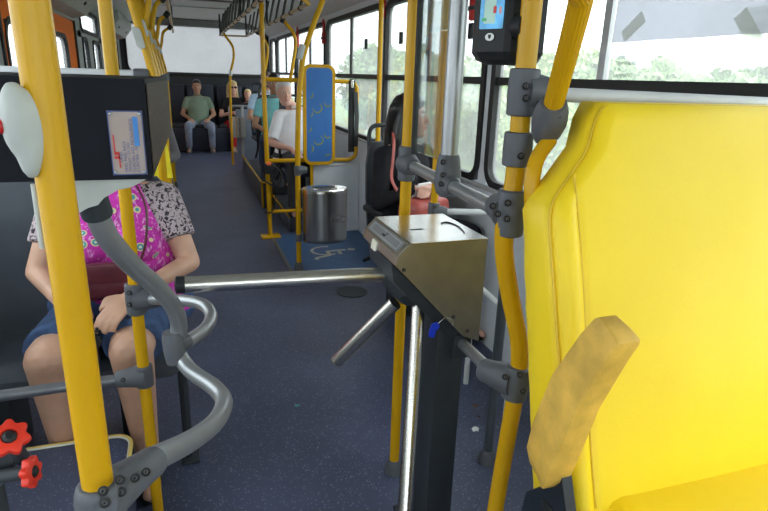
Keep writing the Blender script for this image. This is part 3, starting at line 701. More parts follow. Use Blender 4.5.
# litter
def crumple(name, lb, px, py, r, m, flat=.4, z=0):
    c = P(px, py, Z=z); b = MB().ell((c.x, c.y, z+r*flat*.9), (r, r*.8, r*flat), sub=3)
    for v in b.bm.verts: v.co += noise.noise_vector(v.co*90)*r*.45
    for v in b.bm.verts: v.co.z = max(v.co.z, z+.0006)
    return tag(b.build(name, m, smooth=False, loc=(c.x, c.y, z)), lb, 'litter')
crumple('crumpled_foil', 'crumpled white foil scrap on the floor right of the turnstile', 475, 430, .017, mat('white_foil', (.75, .76, .76), .4))
crumple('dead_leaf', 'curled brown leaf scrap on the floor above the white foil', 475, 406, .015, mat('brown_leaf', (.12, .08, .05), .8), .25)
crumple('dead_leaf', 'dark leaf crumb just above the white foil', 479, 417, .010, mat('dark_leaf', (.06, .045, .035), .8), .25)
crumple('sweet_wrapper', 'tiny teal wrapper lying alone in the aisle floor', 297, 406, .011, mat('teal_wrapper', (.08, .28, .26), .4), .3)

# ------------------------------------------------------------------ turnstile
YT, YTb = 1.385, 1.695
t = thing('turnstile', 'steel-topped three-arm turnstile on a dark square post', 'turnstile', (.62, 1.5, 0)); ts = t
D_, C_, K_, L_, E2, E1 = [P(*p, Y=YT) for p in ((410.5, 244), (487.5, 241.5), (478.5, 341), (463, 336), (396, 266.5), (398, 257))]
zt_t = D_.z; C_.z = D_.z
out = [D_, C_, K_, L_, E2, E1]; dp = V((0, YTb-YT, 0))
b = MB().prism(out, dp).bevel_all(.0022, 2); box = b.build('housing', STEELB, t)
b = MB().prism([D_+V((.001, -.0015, .0006)), C_+V((0, -.0015, .0006)), C_+V((0, .001, .0006))+dp, D_+V((.001, .001, .0006))+dp], (0, 0, .0012)); b.build('top_plate', STEELT, t)
nE = (D_-E1).cross(V((0, 1, 0))).normalized()
if nE.x > 0: nE = -nE
ud = V((0, 1, 0)); vd_ = (D_-E1).normalized(); mc = (D_+E1)/2+dp/2
MB().prism(rrect(mc+nE*.0006, ud, vd_, dp.y*.96, (D_-E1).length*.94, .004), nE*.0015).build('display_bezel', STEEL, t)
dis = MB().prism(rrect(mc+nE*.002, ud, vd_, dp.y*.86, (D_-E1).length*.74, .003), nE*.001).build('display', mat('grey_display_panel', (.20, .20, .21), .35), t)
rframe(MB(), mc+nE*.003, ud, vd_, dp.y*.76, (D_-E1).length*.52, .003, .0015, nE*.0006).build('display_border', mat('pale_print', (.5, .5, .5), .5), dis)
text('PASSE', mc+nE*.0034+ud*.02-vd_*.006, -ud, vd_, .010, mat('black_print', (.01, .01, .01), .5), 'lettering', dis)
text('\u2191', mc+nE*.0034-ud*.004+vd_*.003, -ud, vd_, .010, mat('black_print', (.01, .01, .01), .5), 'arrow_sign', dis)
# white button on the narrow left face
e_ = (E1+E2)/2
MB().prism(rrect(e_+V((-.0015, .19, -.006)), ud, (E1-E2).normalized(), .045, .030, .006), (-.004, 0, 0)).bevel_all(.001).build('white_button', mat('ivory_plastic', (.75, .73, .62), .4), t)
# slots on the top
MB().box((P(416.5, 230, Z=zt_t).x, P(416.5, 230, Z=zt_t).y, zt_t+.0022), (.040, .008, .0012)).build('coin_slot', BLK, t)
pts = cr([P(x, y, Z=zt_t+.0022) for x, y in ((441, 223.5), (447, 222.5), (455, 225), (461, 229), (464.5, 233))], 5)
MB().tube(pts, .0035, 6, flat=.25, up=(0, 0, 1)).build('finger_notch', BLK, t)
b = MB()
for px, py in ((404, 270), (467.5, 331), (453.5, 317)): bolts(t, [P(px, py, Y=YT-.001)], (0, -1, 0), .0045)
# hub
ax = V((-1, 0, -1)).normalized(); hc = P(403, 286, Y=1.50)
MB().lathe(hc-ax*.05, ax, [(0, .070), (.02, .072), (.065, .070), (.085, .052), (.092, .03)], 8).build('hub', DKST, t, smooth=False)
MB().prism([E2+V((-.002, .03, -.002)), L_+V((-.002, .03, -.002)), L_+V((-.02, .03, -.03)), E2+V((.005, .03, -.055))], (0, .22, 0)).bevel_all(.006).build('hub_bracket', DKST, t)
a0 = P(388, 274.2, Y=1.52); a1 = P(185, 284.6, Y=1.53)
arm = MB().tube([a0, a1], .0225, 28).build('arm', STEEL, t)
MB().lathe(a1+V((.0, 0, 0)), a1-a0, [(0, .0232), (.022, .0232), (.026, .014)], 20).build('arm_cap', BLK, arm)
b0 = P(418.5, 303, Y=1.47); b1 = P(403, 535, Y=1.20); b1 = b0+(b1-b0).normalized()*.62
arm = MB().tube([b0, b1], .0205, 28).build('arm', STEEL, t); MB().lathe(b1, b1-b0, [(0, .0212), (.02, .0212), (.024, .014)], 20).build('arm_cap', BLK, arm)
c0_ = P(395, 303, Y=1.52); c1_ = P(337, 361, Y=1.63)
arm = MB().tube([c0_, c1_], .0215, 28).build('arm', STEEL, t); MB().lathe(c1_, c1_-c0_, [(0, .0215), (.004, .0205), (.008, .012)], 20).build('arm_cap', STEELB, arm)
print('ARMS', (a1-a0).length, (c1_-c0_).length, hc, D_, C_)
# post
pL, pR = P(437, 345, Y=1.43).x, P(464, 345, Y=1.43).x
MB().bb((pL, 1.43, 0), (pR, 1.55, L_.z+.03), bev=.004).build('post', DKST, t)
MB().bb((pL-.05, 1.37, 0), (pR+.05, 1.61, .012), bev=.003).build('base_plate', DKST, t)
kp = P(466, 367, Y=1.47)
MB().box((pR+.006, 1.47, kp.z), (.012, .03, .05), bev=.003).build('latch', BLK, t)
# key ring with blue tag
k0 = P(449, 318, Y=YT-.006); k1 = P(436, 330, Y=YT-.006)
t = thing('key_ring', 'blue plastic key tag hanging from the turnstile lock', 'key', k0)
MB().tube(cr([k0, P(446, 317, Y=YT-.012), P(442, 320, Y=YT-.012), P(438, 324, Y=YT-.01)], 5), .0012, 8).build('ring', STEEL, t)
MB().tube(cr([k0, P(453, 322, Y=YT-.01), P(452, 326, Y=YT-.01)], 4), .0013, 8).build('key', STEEL, t)
MB().prism([P(x, y, Y=YT-.011) for x, y in ((432, 324), (438, 322.5), (440, 327), (436, 331), (434, 338), (429, 337), (429, 332))], (0, .003, 0)).bevel_all(.0008).build('tag', mat('blue_tag_plastic', (.01, .04, .55), .4), t)

# ------------------------------------------------------------------ card reader on the bent pole
t = thing('card_reader', 'black card reader with a small blue screen on the bent yellow pole', 'card reader', (.64, 1.12, 1.54))
xa_, xb_, xc_, xd_ = P(480, 30, Y=1.14).x, P(506, 30, Y=1.085).x, P(545, 30, Y=1.10).x, P(548, 30, Y=1.16).x
zb0 = P(500, 58, Y=1.1).z; zt0 = 1.82
plan = [(xa_, 1.15), (xb_, 1.09), (xb_+.012, 1.082), (xc_-.01, 1.085), (xc_, 1.10), (xd_, 1.17), (xd_-.03, 1.21), (xa_+.02, 1.21)]
b = MB(); cx_ = sum(p[0] for p in plan)/8; cy_ = 1.145
def pl_(z, k, dz=0): return [b.bm.verts.new((cx_+(x-cx_)*k, cy_+(y-cy_)*k, z)) for x, y in plan]
b.skinr([pl_(zb0-.012, .62), pl_(zb0-.004, .86), pl_(zb0+.012, 1), pl_(zt0-.03, 1), pl_(zt0, .85)])
b.build('casing', BLK, t, ang=25)
fu = V((xb_-xa_, -.06, 0)).normalized(); fn = V((-.06, -(xb_-xa_), 0)).normalized()
fn = V((fu.y, -fu.x, 0));
if fn.y > 0: fn = -fn
fc_ = V(((xa_+xb_)/2, 1.12, 0)); fw = V((xb_-xa_, -.06, 0)).length
zs0 = P(492, 29, Y=1.12).z
scr = MB().prism(rrect(fc_+V((0, 0, (zs0+zt0-.03)/2))+fn*.0006, fu, (0, 0, 1), fw*.86, zt0-.03-zs0, .003), fn*.0015)
sm_ = mat('blue_screen', (.10, .35, .62), .2, var=.5, scale=22)
bs = bsdf(sm_); sm_.node_tree.links.new(bs.inputs['Base Color'].links[0].from_socket, bs.inputs['Emission Color']); bs.inputs['Emission Strength'].default_value = .5
scr = scr.build('screen', sm_, t)
def onf(u, z): return fc_+fu*u+V((0, 0, z))+fn*.0025
MB().prism(rrect(onf(-.004, zs0+.045), fu, (0, 0, 1), fw*.42, .07, .003), fn*.0004).build('screen_card', mat('pale_screen_green', (.5, .75, .65), .3), scr)
MB().prism(rrect(onf(.008, zs0+.036), fu, (0, 0, 1), .007, .014, .003), fn*.001).build('screen_figure', REDK, scr)
MB().prism(rrect(onf(.021, zs0+.034), fu, (0, 0, 1), .006, .014, .003), fn*.001).build('screen_figure', mat('pink_pixel', (.8, .4, .4), .4), scr)
MB().prism(rrect(onf(-.017, zs0+.018), fu, (0, 0, 1), .012, .006, .002), fn*.001).build('screen_button', mat('green_pixel', (.1, .5, .2), .4), scr)
zo = P(490, 37, Y=1.12).z
bad = MB().prism([onf(.011*math.cos(a*PI/12), zo+.0075*math.sin(a*PI/12)) for a in range(24)], fn*.0008).build('badge', mat('white_badge', (.8, .8, .78), .4), t)
MB().prism([onf(u, zo+z)+fn*.001 for u, z in ((-.0035, .0045), (.0035, .0045), (.003, -.001), (0, -.0045), (-.003, -.001))], fn*.0004).build('badge_emblem', BLK, bad)
MB().tube([(.652, YB-.0, zb0+.06), (.652, 1.10, zb0+.06)], .026, 16).build('clamp', BLK, t)

# ------------------------------------------------------------------ window things
TAPE = glass('yellowed_tape', .25, (.80, .80, .74))
def hammer(lb, px, py, X=XR-.020):
    c = P(px, py, X=X)
    t = thing('emergency_hammer', lb, 'hammer', c, 'red emergency hammers between the windows')
    MB().box(c, (.035, .075, .13), bev=.012).build('holder', REDP, t)
    MB().tube(fillet([c+V((0, -.02, .06)), c+V((0, -.03, .17)), c+V((0, .02, .21)), c+V((0, .03, .06))], .03), .009, 10).build('handle', REDP, t)
    MB().tube([c+V((-.01, -.04, .0)), c+V((-.01, .04, .0))], .014, 12).build('hammer_head', DKST, t)
hammer('red emergency hammer right of the blue board, beside the window post', 323.5, 38)
hammer('red emergency hammer beyond the curved yellow pole, small and far', 297.5, 42)
hammer('red emergency hammer above the dark-haired woman', 383, 9)
hammer('red emergency hammer just left of the card reader', 474, 8)
for k, (px, py) in enumerate(((401, 38), (366, 44), (471, 31))):
    c = P(px, py, X=XR-.014)
    tag(MB().box(c, (.022, .045, .085), bev=.006).build('window_latch', BLK, loc=c), ['black window latch above the seated woman', 'black window latch nearest the far yellow window pole', 'black window latch left of the card reader'][k], 'latch')
# translucent sheet and sticker on the nearest window
y1_, y0_ = P(612, 40, X=XR-.05).y, P(765, 40, X=XR-.05).y-.12
t = thing('translucent_sheet', 'white translucent sheet taped over the nearest window', 'sheet', (XR-.05, (y0_+y1_)/2, 1.7))
zs = P(612, 43, X=XR-.05).z; 
b = MB(); n1, n2 = 12, 6
vs = [[b.bm.verts.new((XR-.05+.006*math.sin(i*1.3)+.008*(j/n2), y0_+(y1_-y0_)*i/n1, zs+(2.05-zs)*j/n2)) for j in range(n2+1)] for i in range(n1+1)]
for i in range(n1):
    for j in range(n2): b.bm.faces.new((vs[i][j], vs[i+1][j], vs[i+1][j+1], vs[i][j+1]))
b.build('sheet', SHEET, t)
for (px, py, a) in ((633, 27, -35), (748, 28, 50)):
    c = P(px, py, X=XR-.058); r_ = Matrix.Rotation(math.radians(a), 3, 'X')
    MB().box(c, (.001, .11, .045), rot=r_).build('tape_patch', TAPE, t)
c = P(616, 58, X=XR+.010)
t = thing('glass_marking', 'small black printed safety marking on the window glass', 'marking', c)
for k, s in enumerate(('VIDRO', 'TEMPERADO', 'E 26', 'LAMINADO')):
    text(s, c+V((0, 0, -.005-.022*k)), (0, -1, 0), (0, 0, 1), .020, mat('grey_glass_print', (.2, .22, .22), .6), 'lettering', t)

# ------------------------------------------------------------------ yellow seat
XS, ZS, TOPZ = .595, .795, 1.467
def Yf(z): return .845-(1.286-z)*.33
def onback(px, py):
    d = R @ V((px-CX, -(py-CY), -F)); t_ = (.845-.33*(1.286-EYE))/(d.y-.33*d.z); return V((0, 0, EYE))+d*t_
def yellow_seat():
    t = thing('driver_seat', 'high-backed yellow vinyl seat filling the right foreground', 'seat', (.92, .70, .0))
    W = .74; TH = .092; Z0 = .62
    q1, q2, q3, q4 = onback(551, 200), onback(586, 150), onback(593, 120), onback(600, 106)
    ch = [(0, Z0), (0, 1.27), (q1.x-XS, q1.z), (q2.x-XS, q2.z), (q3.x-XS, q3.z), (q4.x-XS+.004, TOPZ)]
    ch = [(max(0, x), z) for x, z in ch]
    print('chamfer', ch)
    outl = [(XS+x, z) for x, z in ch]+[(XS+W-x, z) for x, z in ch[::-1]]
    def dens(o):
        r = []
        for i, p in enumerate(o):
            q = o[(i+1) % len(o)]; p, q = V(p), V(q); n = max(1, int((q-p).length/.03))
            r += [p.lerp(q, j/n) for j in range(n)]
        return r
    base = dens([(x, 0, z) for x, z in outl]); xm, zm_ = XS+W/2, 1.0
    b = MB(); rows = []
    for k, y in ((.030, TH+.008), (.008, TH), (.002, TH-.01), (0, TH*.6), (0, .02), (.003, .007), (.012, 0)):
        row = []
        for p in base:
            x = xm+(p.x-xm)*(1-k*2/W); z = zm_+(p.z-zm_)*(1-k*2/.9)
            if z > 1.285 and y > .03:      # the cover narrows towards the back at the sloping shoulders
                x += (.014 if x < xm else -.014)*min(1, (z-1.285)/.02)
            wv = .0022*noise.noise(V((x*8, y*40, z*45))) if y > .01 else 0
            yy = y*(1+max(0, 1.29-z)*.75) if y > .03 else y
            row.append(b.bm.verts.new((x+(wv if x < xm else -wv), Yf(z)+yy, z)))
        rows.append(row)
    n = len(base)
    for A_, B_ in zip(rows, rows[1:]):
        for i in range(n): b.bm.faces.new((A_[i], A_[(i+1) % n], B_[(i+1) % n], B_[i]))
    b.bm.faces.new(rows[0])
    b.build('side_cover', SEATY, t, ang=60)
    def half(z):
        for (xa, za), (xb, zb) in zip(ch, ch[1:]):
            if za <= z <= zb: return xa+(xb-xa)*(z-za)/max(1e-6, zb-za)
        return ch[-1][0]
    b = MB(); NX, NZ = 90, 96; g = []; seam = .050
    sw = lambda z: .004*math.sin(z*9)
    for j in range(NZ+1):
        z = Z0+(TOPZ-.002-Z0)*j/NZ; m = half(z); row = []; w_ = W-2*m-.012
        for i in range(NX+1):
            # more columns near the sides where the bolsters roll over
            u = i/NX; u = u-.10*math.sin(2*PI*u)/1.0*.9
            u = min(1, max(0, u)); x = XS+m+.006+w_*u
            d = min(u, 1-u)*w_; e = min(d/.03, 1); et = min(max(TOPZ-z, 0)/.035, 1)
            y = .006-.020*math.sqrt(max(0, 1-(1-e)**2))*math.sqrt(max(0, 1-(1-et)**2))
            sd = min(x-(XS+seam), (XS+W-seam)-x); zz = max(0, min(1, (1.34-z)/.07))
            y += .006*math.exp(-((sd+sw(z))/.0055)**2)*zz
            y += -.008*math.exp(-((sd+.022+sw(z))/.018)**2)*zz
            cx = (x-xm)/(W/2); y += -.018*max(0, 1-abs(cx)**2.4)*max(0, 1-((z-1.05)/.45)**2)
            y += .0018*noise.noise(V((x*9, z*7, 0)))
            row.append(b.bm.verts.new((x, Yf(z)+y, z)))
        g.append(row)
    for j in range(NZ):
        for i in range(NX): b.bm.faces.new((g[j][i], g[j][i+1], g[j+1][i+1], g[j+1][i]))
    b.build('backrest_cover', SEATY, t, ang=80)
    pts = []
    for x, z in [(XS+.004, Z0)]+[(XS+x+.003, z) for x, z in ch[1:-1]]+[(XS+ch[-1][0]+.006, TOPZ-.003), (XS+W-ch[-1][0]-.006, TOPZ-.003)]+[(XS+W-x-.003, z) for x, z in ch[1:-1][::-1]]+[(XS+W-.004, Z0)]:
        pts.append(V((x, Yf(z)+.000, z)))
    MB().tube(fillet(pts, .025), .0024, 8).build('piping', SEATS, t)
    pts = [V((XS+seam-sw(z), Yf(z)-.0155, z)) for z in [ZS-.01+.02*k for k in range(29)]]
    MB().tube(pts, .0018, 6).build('stitched_seam', SEATS, t)
    # cushion
    b = MB(); NXc, NY = 40, 40; gx = []; Yc = Yf(ZS)-.004; x0, x1 = onback(594, 503).x-.006, XS+W-.04
    for j in range(NY+1):
        v = j/NY; y = Yc+.015-.48*v; row = []
        for i in range(NXc+1):
            u = i/NXc; x = x0+(x1-x0)*u
            e = min(min(u, 1-u)*(x1-x0)/.05, 1); ev = min((1-v)*.48/.06, 1); eb = min(v*.48/.03, 1)
            h = math.sqrt(max(0, 1-(1-e)**2))*math.sqrt(max(0, 1-(1-ev)**2))*(.7+.3*math.sqrt(max(0, 1-(1-eb)**2)))
            row.append(b.bm.verts.new((x, y, ZS-.085+.085*h+.04*v+.0015*noise.noise(V((x*10, y*10, 3))))))
        gx.append(row)
    for j in range(NY):
        for i in range(NXc): b.bm.faces.new((gx[j][i], gx[j+1][i], gx[j+1][i+1], gx[j][i+1]))
    b.bb((x0+.001, Yc-.463, ZS-.17), (x1-.001, Yc+.012, ZS-.055), bev=.02)
    b.build('cushion', SEATY, t, ang=60)
    MB().bb((XS+.08, Yc-.42, .0), (XS+W-.08, Yc-.02, ZS-.172), bev=.02).build('pedestal', DKST, t)
    XA = XS-.034
    br = [P(x, y, X=XA+.004) for x, y in ((519, 560), (520, 515), (526, 492), (541, 486), (556, 471), (561, 472), (566, 511), (572, 560))]
    o = MB().prism(br, (.020, 0, 0)).bevel_all(.004).build('pivot_bracket', mat('navy_black_plastic', (.016, .02, .028), .4, spec=.4), t)
    hp = P(546, 508, X=XA); MB().box((XA+.003, hp.y, hp.z), (.006, .03, .016), bev=.002).build('slot', BLKR, o)
    # armrest swung up
    a = P(549, 458, X=XA); e = P(618, 328, X=XA)
    ax_ = (e-a).normalized(); up_ = V((1, 0, 0)).cross(ax_).normalized()
    if up_.y < 0: up_ = -up_
    rows = []; b = MB(); n = 24; LA = (e-a).length; print('armrest', LA)
    for s_, hw, hh, off in ((-.045, .013, .012, -.012), (-.036, .020, .026, -.006), (-.015, .0245, .037, 0), (.04, .0255, .0395, .003), (LA*.5, .0245, .037, .005), (LA*.85, .0225, .031, .002), (LA*.975, .0215, .028, 0), (LA*.997, .0195, .025, -.001), (LA+.001, .016, .020, -.001)):
        c = a+ax_*s_+up_*(off+.012*math.sin(PI*min(1, max(0, s_)/LA))); row = []
        for k in range(n):
            th = PI/4+(k//6)*PI/2+(-.10, -.03, .03, .10, .45, PI/4)[k % 6]; cs, sn = math.cos(th), math.sin(th)
            f = 1/((abs(cs)**12+abs(sn)**12)**(1/12))
            row.append(b.bm.verts.new(c+V((1, 0, 0))*(hw*cs*f*(1.03 if sn < 0 else .84))+up_*(hh*1.06*sn*f)))
        rows.append(row)
    b.skinr(rows)
    ar = b.build('armrest', ARMY, t, ang=28)
yellow_seat()

# ------------------------------------------------------------------ passenger seats
def bus_seat(label, x, y, z0=0, sh=.42, yaw=0, m=SEATB, loop=True, arm=None, group=None, cush=DBLU, w=.42):
    t = thing('bus_seat', label, 'seat', (0, 0, 0), group)
    b = MB(); rows = []
    def slab(cs, hw, th, flip):
        rows = []
        for (yy, zz, k) in cs:
            rows.append([b.bm.verts.new(V((hw*k*math.cos(a)*(1/((abs(math.cos(a))**6+abs(math.sin(a))**6)**(1/6))), yy+(th*math.sin(a)*(1/((abs(math.cos(a))**6+abs(math.sin(a))**6)**(1/6))) if not flip else 0)-(.02*(1-math.cos(2*math.cos(a))) if not flip else 0), zz+(0 if not flip else th*math.sin(a)*(1/((abs(math.cos(a))**6+abs(math.sin(a))**6)**(1/6))))))) for a in [2*PI*k_/24 for k_ in range(24)]])
        b.skinr(rows)
    slab([(.13, sh-.06, .85), (.14, sh, .95), (.165, sh+.25, 1), (.19, sh+.46, .96), (.20, sh+.56, .86), (.205, sh+.60, .70)], w/2, .022, False)
    b.build('backrest', m, t)
    b = MB(); slab([(.14, sh-.035, .9), (.08, sh-.03, 1), (-.20, sh-.02, 1), (-.27, sh-.03, .95), (-.30, sh-.055, .85)], w/2, .028, True)
    b.build('cushion', cush, t)
    if loop: MB().tube(fillet([(-w*.36, .205, sh+.35), (-w*.36, .23, sh+.70), (w*.36, .23, sh+.70), (w*.36, .205, sh+.35)], .07), .014, 12).build('hand_loop', SEATG, t)
    if arm is not None:
        s = arm
        MB().box((s*(w/2+.02), -.05, sh+.20), (.05, .30, .045), bev=.018).build('armrest', BLK, t)
        MB().tube(fillet([(s*(w/2+.02), -.17, sh+.18), (s*(w/2+.02), -.17, sh-.02), (s*(w/2+.02), .10, sh-.16)], .08), .013, 10).build('arm_frame', BLK, t)
    MB().bb((-.04, -.14, 0), (.04, .10, sh-.05), bev=.008).build('pedestal', DKST, t)
    for o in kids(t): pass
    t.location = (x, y, z0); t.rotation_euler = (0, 0, yaw)
    return t

def person(label, x, y, z0, sh, yaw, skinm, shirt, trous, hair, hairm, s=1.0, fat=1.0, sleeve='short', shorts=False, legs=None,
           head_yaw=0, head_pitch=0, vox=.008, hands=None, female=False, shoe=BLK, glasses=False, child=False, elbows=None, spread=.12, tuck=None, hx=0, legx=0, thick=1, kneey=-.44, feety=-.42, group=None, lean=0, kz=.10):
    t = thing('person', label, 'person', (0, 0, 0), group)
    k = 1.0
    f = fat; sx = .170*(.93 if female else 1)*(.95+.05*f)
    ry = lambda a: a
    tor = [(0, .01, sh+.02, .165*f, .105*f), (0, .01, sh+.08, .178*f, .122*f), (0, .0, sh+.18, .158*f, .118*f), (0, .005, sh+.28, .150*f, .108*f), (0, .015, sh+.38, .160*(.5+.5*f), .108*(.6+.4*f)),
           (0, .02, sh+.46, .168, .095), (0, .025, sh+.525, .145, .075), (0, .03, sh+.565, .085, .058), (0, .028, sh+.60, .053, .052)]
    hc_ = V((hx, .0, sh+.735)); nb = V((0, .03, sh+.585))
    MH = Matrix.Translation(hc_) @ Matrix.Rotation(head_yaw, 4, 'Z') @ Matrix.Rotation(head_pitch, 4, 'X')
    H = lambda p: MH @ V(p)
    hands = hands or [V((-.09, -.27, sh+.19)), V((.09, -.27, sh+.19))]
    elbows = elbows or [V((-.245, -.05, sh+.25)), V((.245, -.05, sh+.25))]
    sho = [V((-sx, .028, sh+.505)), V((sx, .028, sh+.505))]
    hip = [V((-.085+legx*.2, -.02, sh+.085)), V((.085+legx*.2, -.02, sh+.085))]
    kn = [V((legx-spread, kneey, sh+kz)), V((legx+spread, kneey, sh+kz))]
    an = [V((legx-spread-.005, feety, .095)), V((legx+spread+.005, feety, .095))]
    # body, one continuous surface
    b = MB(); b.loft([(a, c, z, rx*.97, ry_*.96) for a, c, z, rx, ry_ in tor])
    b.chain([nb-V((0, 0, .02)), hc_+V((0, .012, -.06))], [.052, .050])
    b.loft([(0, -.058, -.125, .018, .014), (0, -.055, -.118, .036, .03), (0, -.035, -.095, .050, .054), (0, -.018, -.05, .062, .076), (0, -.008, -.01, .068, .086), (0, .0, .03, .071, .091), (0, .003, .07, .067, .086), (0, .006, .10, .050, .064), (0, .006, .118, .022, .028)], 24, MH)
    b.chain([H((0, -.089, .012)), H((0, -.112, -.030))], [.0075, .0125])
    b.ell(H((0, -.092, -.066)), (.022, .010, .010)); b.ell(H((0, -.082, -.104)), (.020, .016, .014))
    for q in (-1, 1):
        b.ell(H((q*.072, .012, -.008)), (.010, .018, .030)); b.ell(H((q*.030, -.083, .028)), (.018, .008, .006)); b.ell(H((q*.040, -.066, -.035)), (.020, .018, .018))
    for i in (0, 1):
        q = (-1, 1)[i]
        b.chain([V((q*.10, .028, sh+.525)), sho[i], elbows[i], hands[i]], [.050, .048*(.8+.2*f), .036*(.85+.15*f), .024])
        d = (hands[i]-elbows[i]).normalized(); d = (d+V((0, -.0, -.35))).normalized() if d.z > -.5 else d
        side = V((-q, 0, 0)); side = (side-d*side.dot(d)).normalized(); nn = d.cross(side)
        if nn.z < 0: nn = -nn
        w0 = hands[i]; pc = w0+d*.05
        M3 = Matrix((side, d, nn)).transposed()
        b.ell(w0+d*.045, (.036, .048, .015), rot=M3)
        for j, (off, ln) in enumerate(((.027, .070), (.009, .080), (-.010, .074), (-.028, .058))):
            r0 = w0+d*.078+side*off; m1_ = r0+d*ln*.5-nn*.006; e1_ = m1_+(d-nn*1.1).normalized()*ln*.5
            b.chain([r0-d*.02, r0, m1_, e1_], [.0095, .0092, .0085, .0072])
        th = w0+d*.02+side*.030
        b.chain([th, th+(d+side*.9).normalized()*.032, th+(d+side*.35-nn*.3).normalized()*.062], [.011, .0105, .0085])
        b.chain([hip[i], kn[i], an[i]], [.083*(.7+.3*f), .054*(.8+.2*f)*thick, .036*(.5+.5*thick)])
        b.ell(kn[i].lerp(an[i], .3)+V((0, .022, 0)), (.050*thick, .052*thick, .11))
        b.chain([an[i]+V((0, .025, -.045)), an[i]+V((q*.01, -.15, -.068))], [.036, .026])
    b.build('body', skinm, t, remesh=vox, sm=5)
    # eyes, brows, lips
    for q in (-1, 1):
        e = MB().ell(H((q*.031, -.078, .006)), (.0135, .0100, .0075)).build('eye', EYEW, t)
        MB().ell(H((q*.031, -.0855, .006)), (.0055, .0035, .0055), sub=2).build('iris', EYED, e)
        MB().tube([H((q*.014, -.090, .026)), H((q*.032, -.088, .031)), H((q*.050, -.076, .025))], .0035, 6).build('eyebrow', HAIRN if hairm != HAIRG else HAIRG, t)
    MB().tube([H((-.022, -.094, -.062)), H((0, -.102, -.060)), H((.022, -.094, -.062))], [.003, .0052, .003], 8).build('lips', LIP, t)
    if glasses:
        g = MB()
        for q in (-1, 1):
            g.ell(H((q*.033, -.096, .008)), (.027, .006, .020)); g.tube([H((q*.058, -.088, .014)), H((q*.078, .01, .008))], .003, 6)
        g.tube([H((-.012, -.100, .012)), H((.012, -.100, .012))], .003, 6); g.build('sunglasses', BLK, t)
    # shirt
    b = MB(); inf = .010
    b.loft([(a, c, z, rx+inf, ry_+inf) for a, c, z, rx, ry_ in tor[:-1]]+[(0, .028, sh+.572, .068, .064)])
    fr = {'short': .62, 'long': 1, 'none': .12, 'half': .85}[sleeve]
    for i in (0, 1):
        q = (-1, 1)[i]; e_ = sho[i].lerp(elbows[i], min(fr, 1))
        b.chain([V((q*.09, .028, sh+.505)), sho[i]], [.066, .062*(.8+.2*f)])
        if sleeve == 'long': b.chain([sho[i], elbows[i], hands[i].lerp(elbows[i], .06)], [.060, .048, .034], True); 
        else: b.cap(sho[i], e_, .060*(.8+.2*f), .056*(.8+.2*f), True, False)
    if female:
        for q in (-1, 1): b.ell((q*.075, -.085*(.6+.4*f), sh+.36), (.078, .066, .075))
    b.build('shirt', shirt, t, remesh=max(vox, .006), sm=4)
    if not female and sleeve != 'long' or tuck: MB().tube([V((.068*math.cos(a), .022+.058*math.sin(a), sh+.578-.02*math.cos(a+PI/2)*-1)) for a in [2*PI*i/20 for i in range(21)]], .010, 8, flat=1).build('collar', shirt, t)
    # trousers
    b = MB(); b.loft([(0, .012, sh-.005, .13*f, .09*f), (0, .012, sh+.03, .182*f, .125*f), (0, .01, sh+.12, .184*f, .132*f), (0, .005, sh+.16, .166*f, .124*f)])
    for i in (0, 1):
        if shorts:
            b.cap(hip[i], hip[i].lerp(kn[i], .88), .094*(.7+.3*f)*(.6+.4*thick), .078*(.75+.25*f)*(.3+.7*thick), True, False)
        else:
            b.chain([hip[i], kn[i]], [.094, .066]); b.cap(kn[i], an[i]+V((0, .01, -.02)), .066, .052, True, False)
    b.build('shorts' if shorts else 'trousers', trous, t, remesh=max(vox, .006), sm=3)
    for i in (0, 1):
        q = (-1, 1)[i]; a_ = an[i]
        MB().loft([(a_.x, a_.y-.045, .0, .040, .125), (a_.x, a_.y-.045, .02, .044, .130), (a_.x, a_.y-.035, .045, .042, .118), (a_.x, a_.y-.0, .075, .040, .070), (a_.x, a_.y+.015, .10, .036, .046)], 20).build('shoe', shoe, t)
    # hair
    if hair:
        b = MB()
        if hair == 'short':
            b.loft([(0, .040, -.06, .062, .052), (0, .034, -.02, .076, .068), (0, .022, .03, .079, .085), (0, .011, .058, .0768, .0895), (0, .006, .08, .072, .0915), (0, .004, .10, .060, .076), (0, .004, .122, .036, .045), (0, .004, .130, .01, .014)], 22, MH)
        else:
            b.loft([(0, .030, -.05, .078, .066), (0, .024, .0, .082, .080), (0, .014, .04, .083, .094), (0, .006, .08, .079, .098), (0, .004, .11, .060, .078), (0, .004, .134, .02, .026)], 22, MH)
            ln = .34 if hair == 'long' else .16
            for q in (-1, 1):
                b.chain([H((q*.055, .035, .06)), H((q*.066, .045, -.03)), H((q*.072, .06, -.13)), hc_+V((q*.095, .03, -ln))], [.030, .028, .034, .016])
            for q in (-.5, 0, .5): b.chain([H((q*.1, .07, .04)), hc_+V((q*.13, .075, -.10)), hc_+V((q*.15, .10, -ln))], [.045, .045, .020])
        b.build('hair', hairm, t, remesh=.006, sm=3)
    t.location = (x, y, z0); t.rotation_euler = (0, 0, yaw); t.scale = s if isinstance(s, tuple) else (s, s, s)
    return t

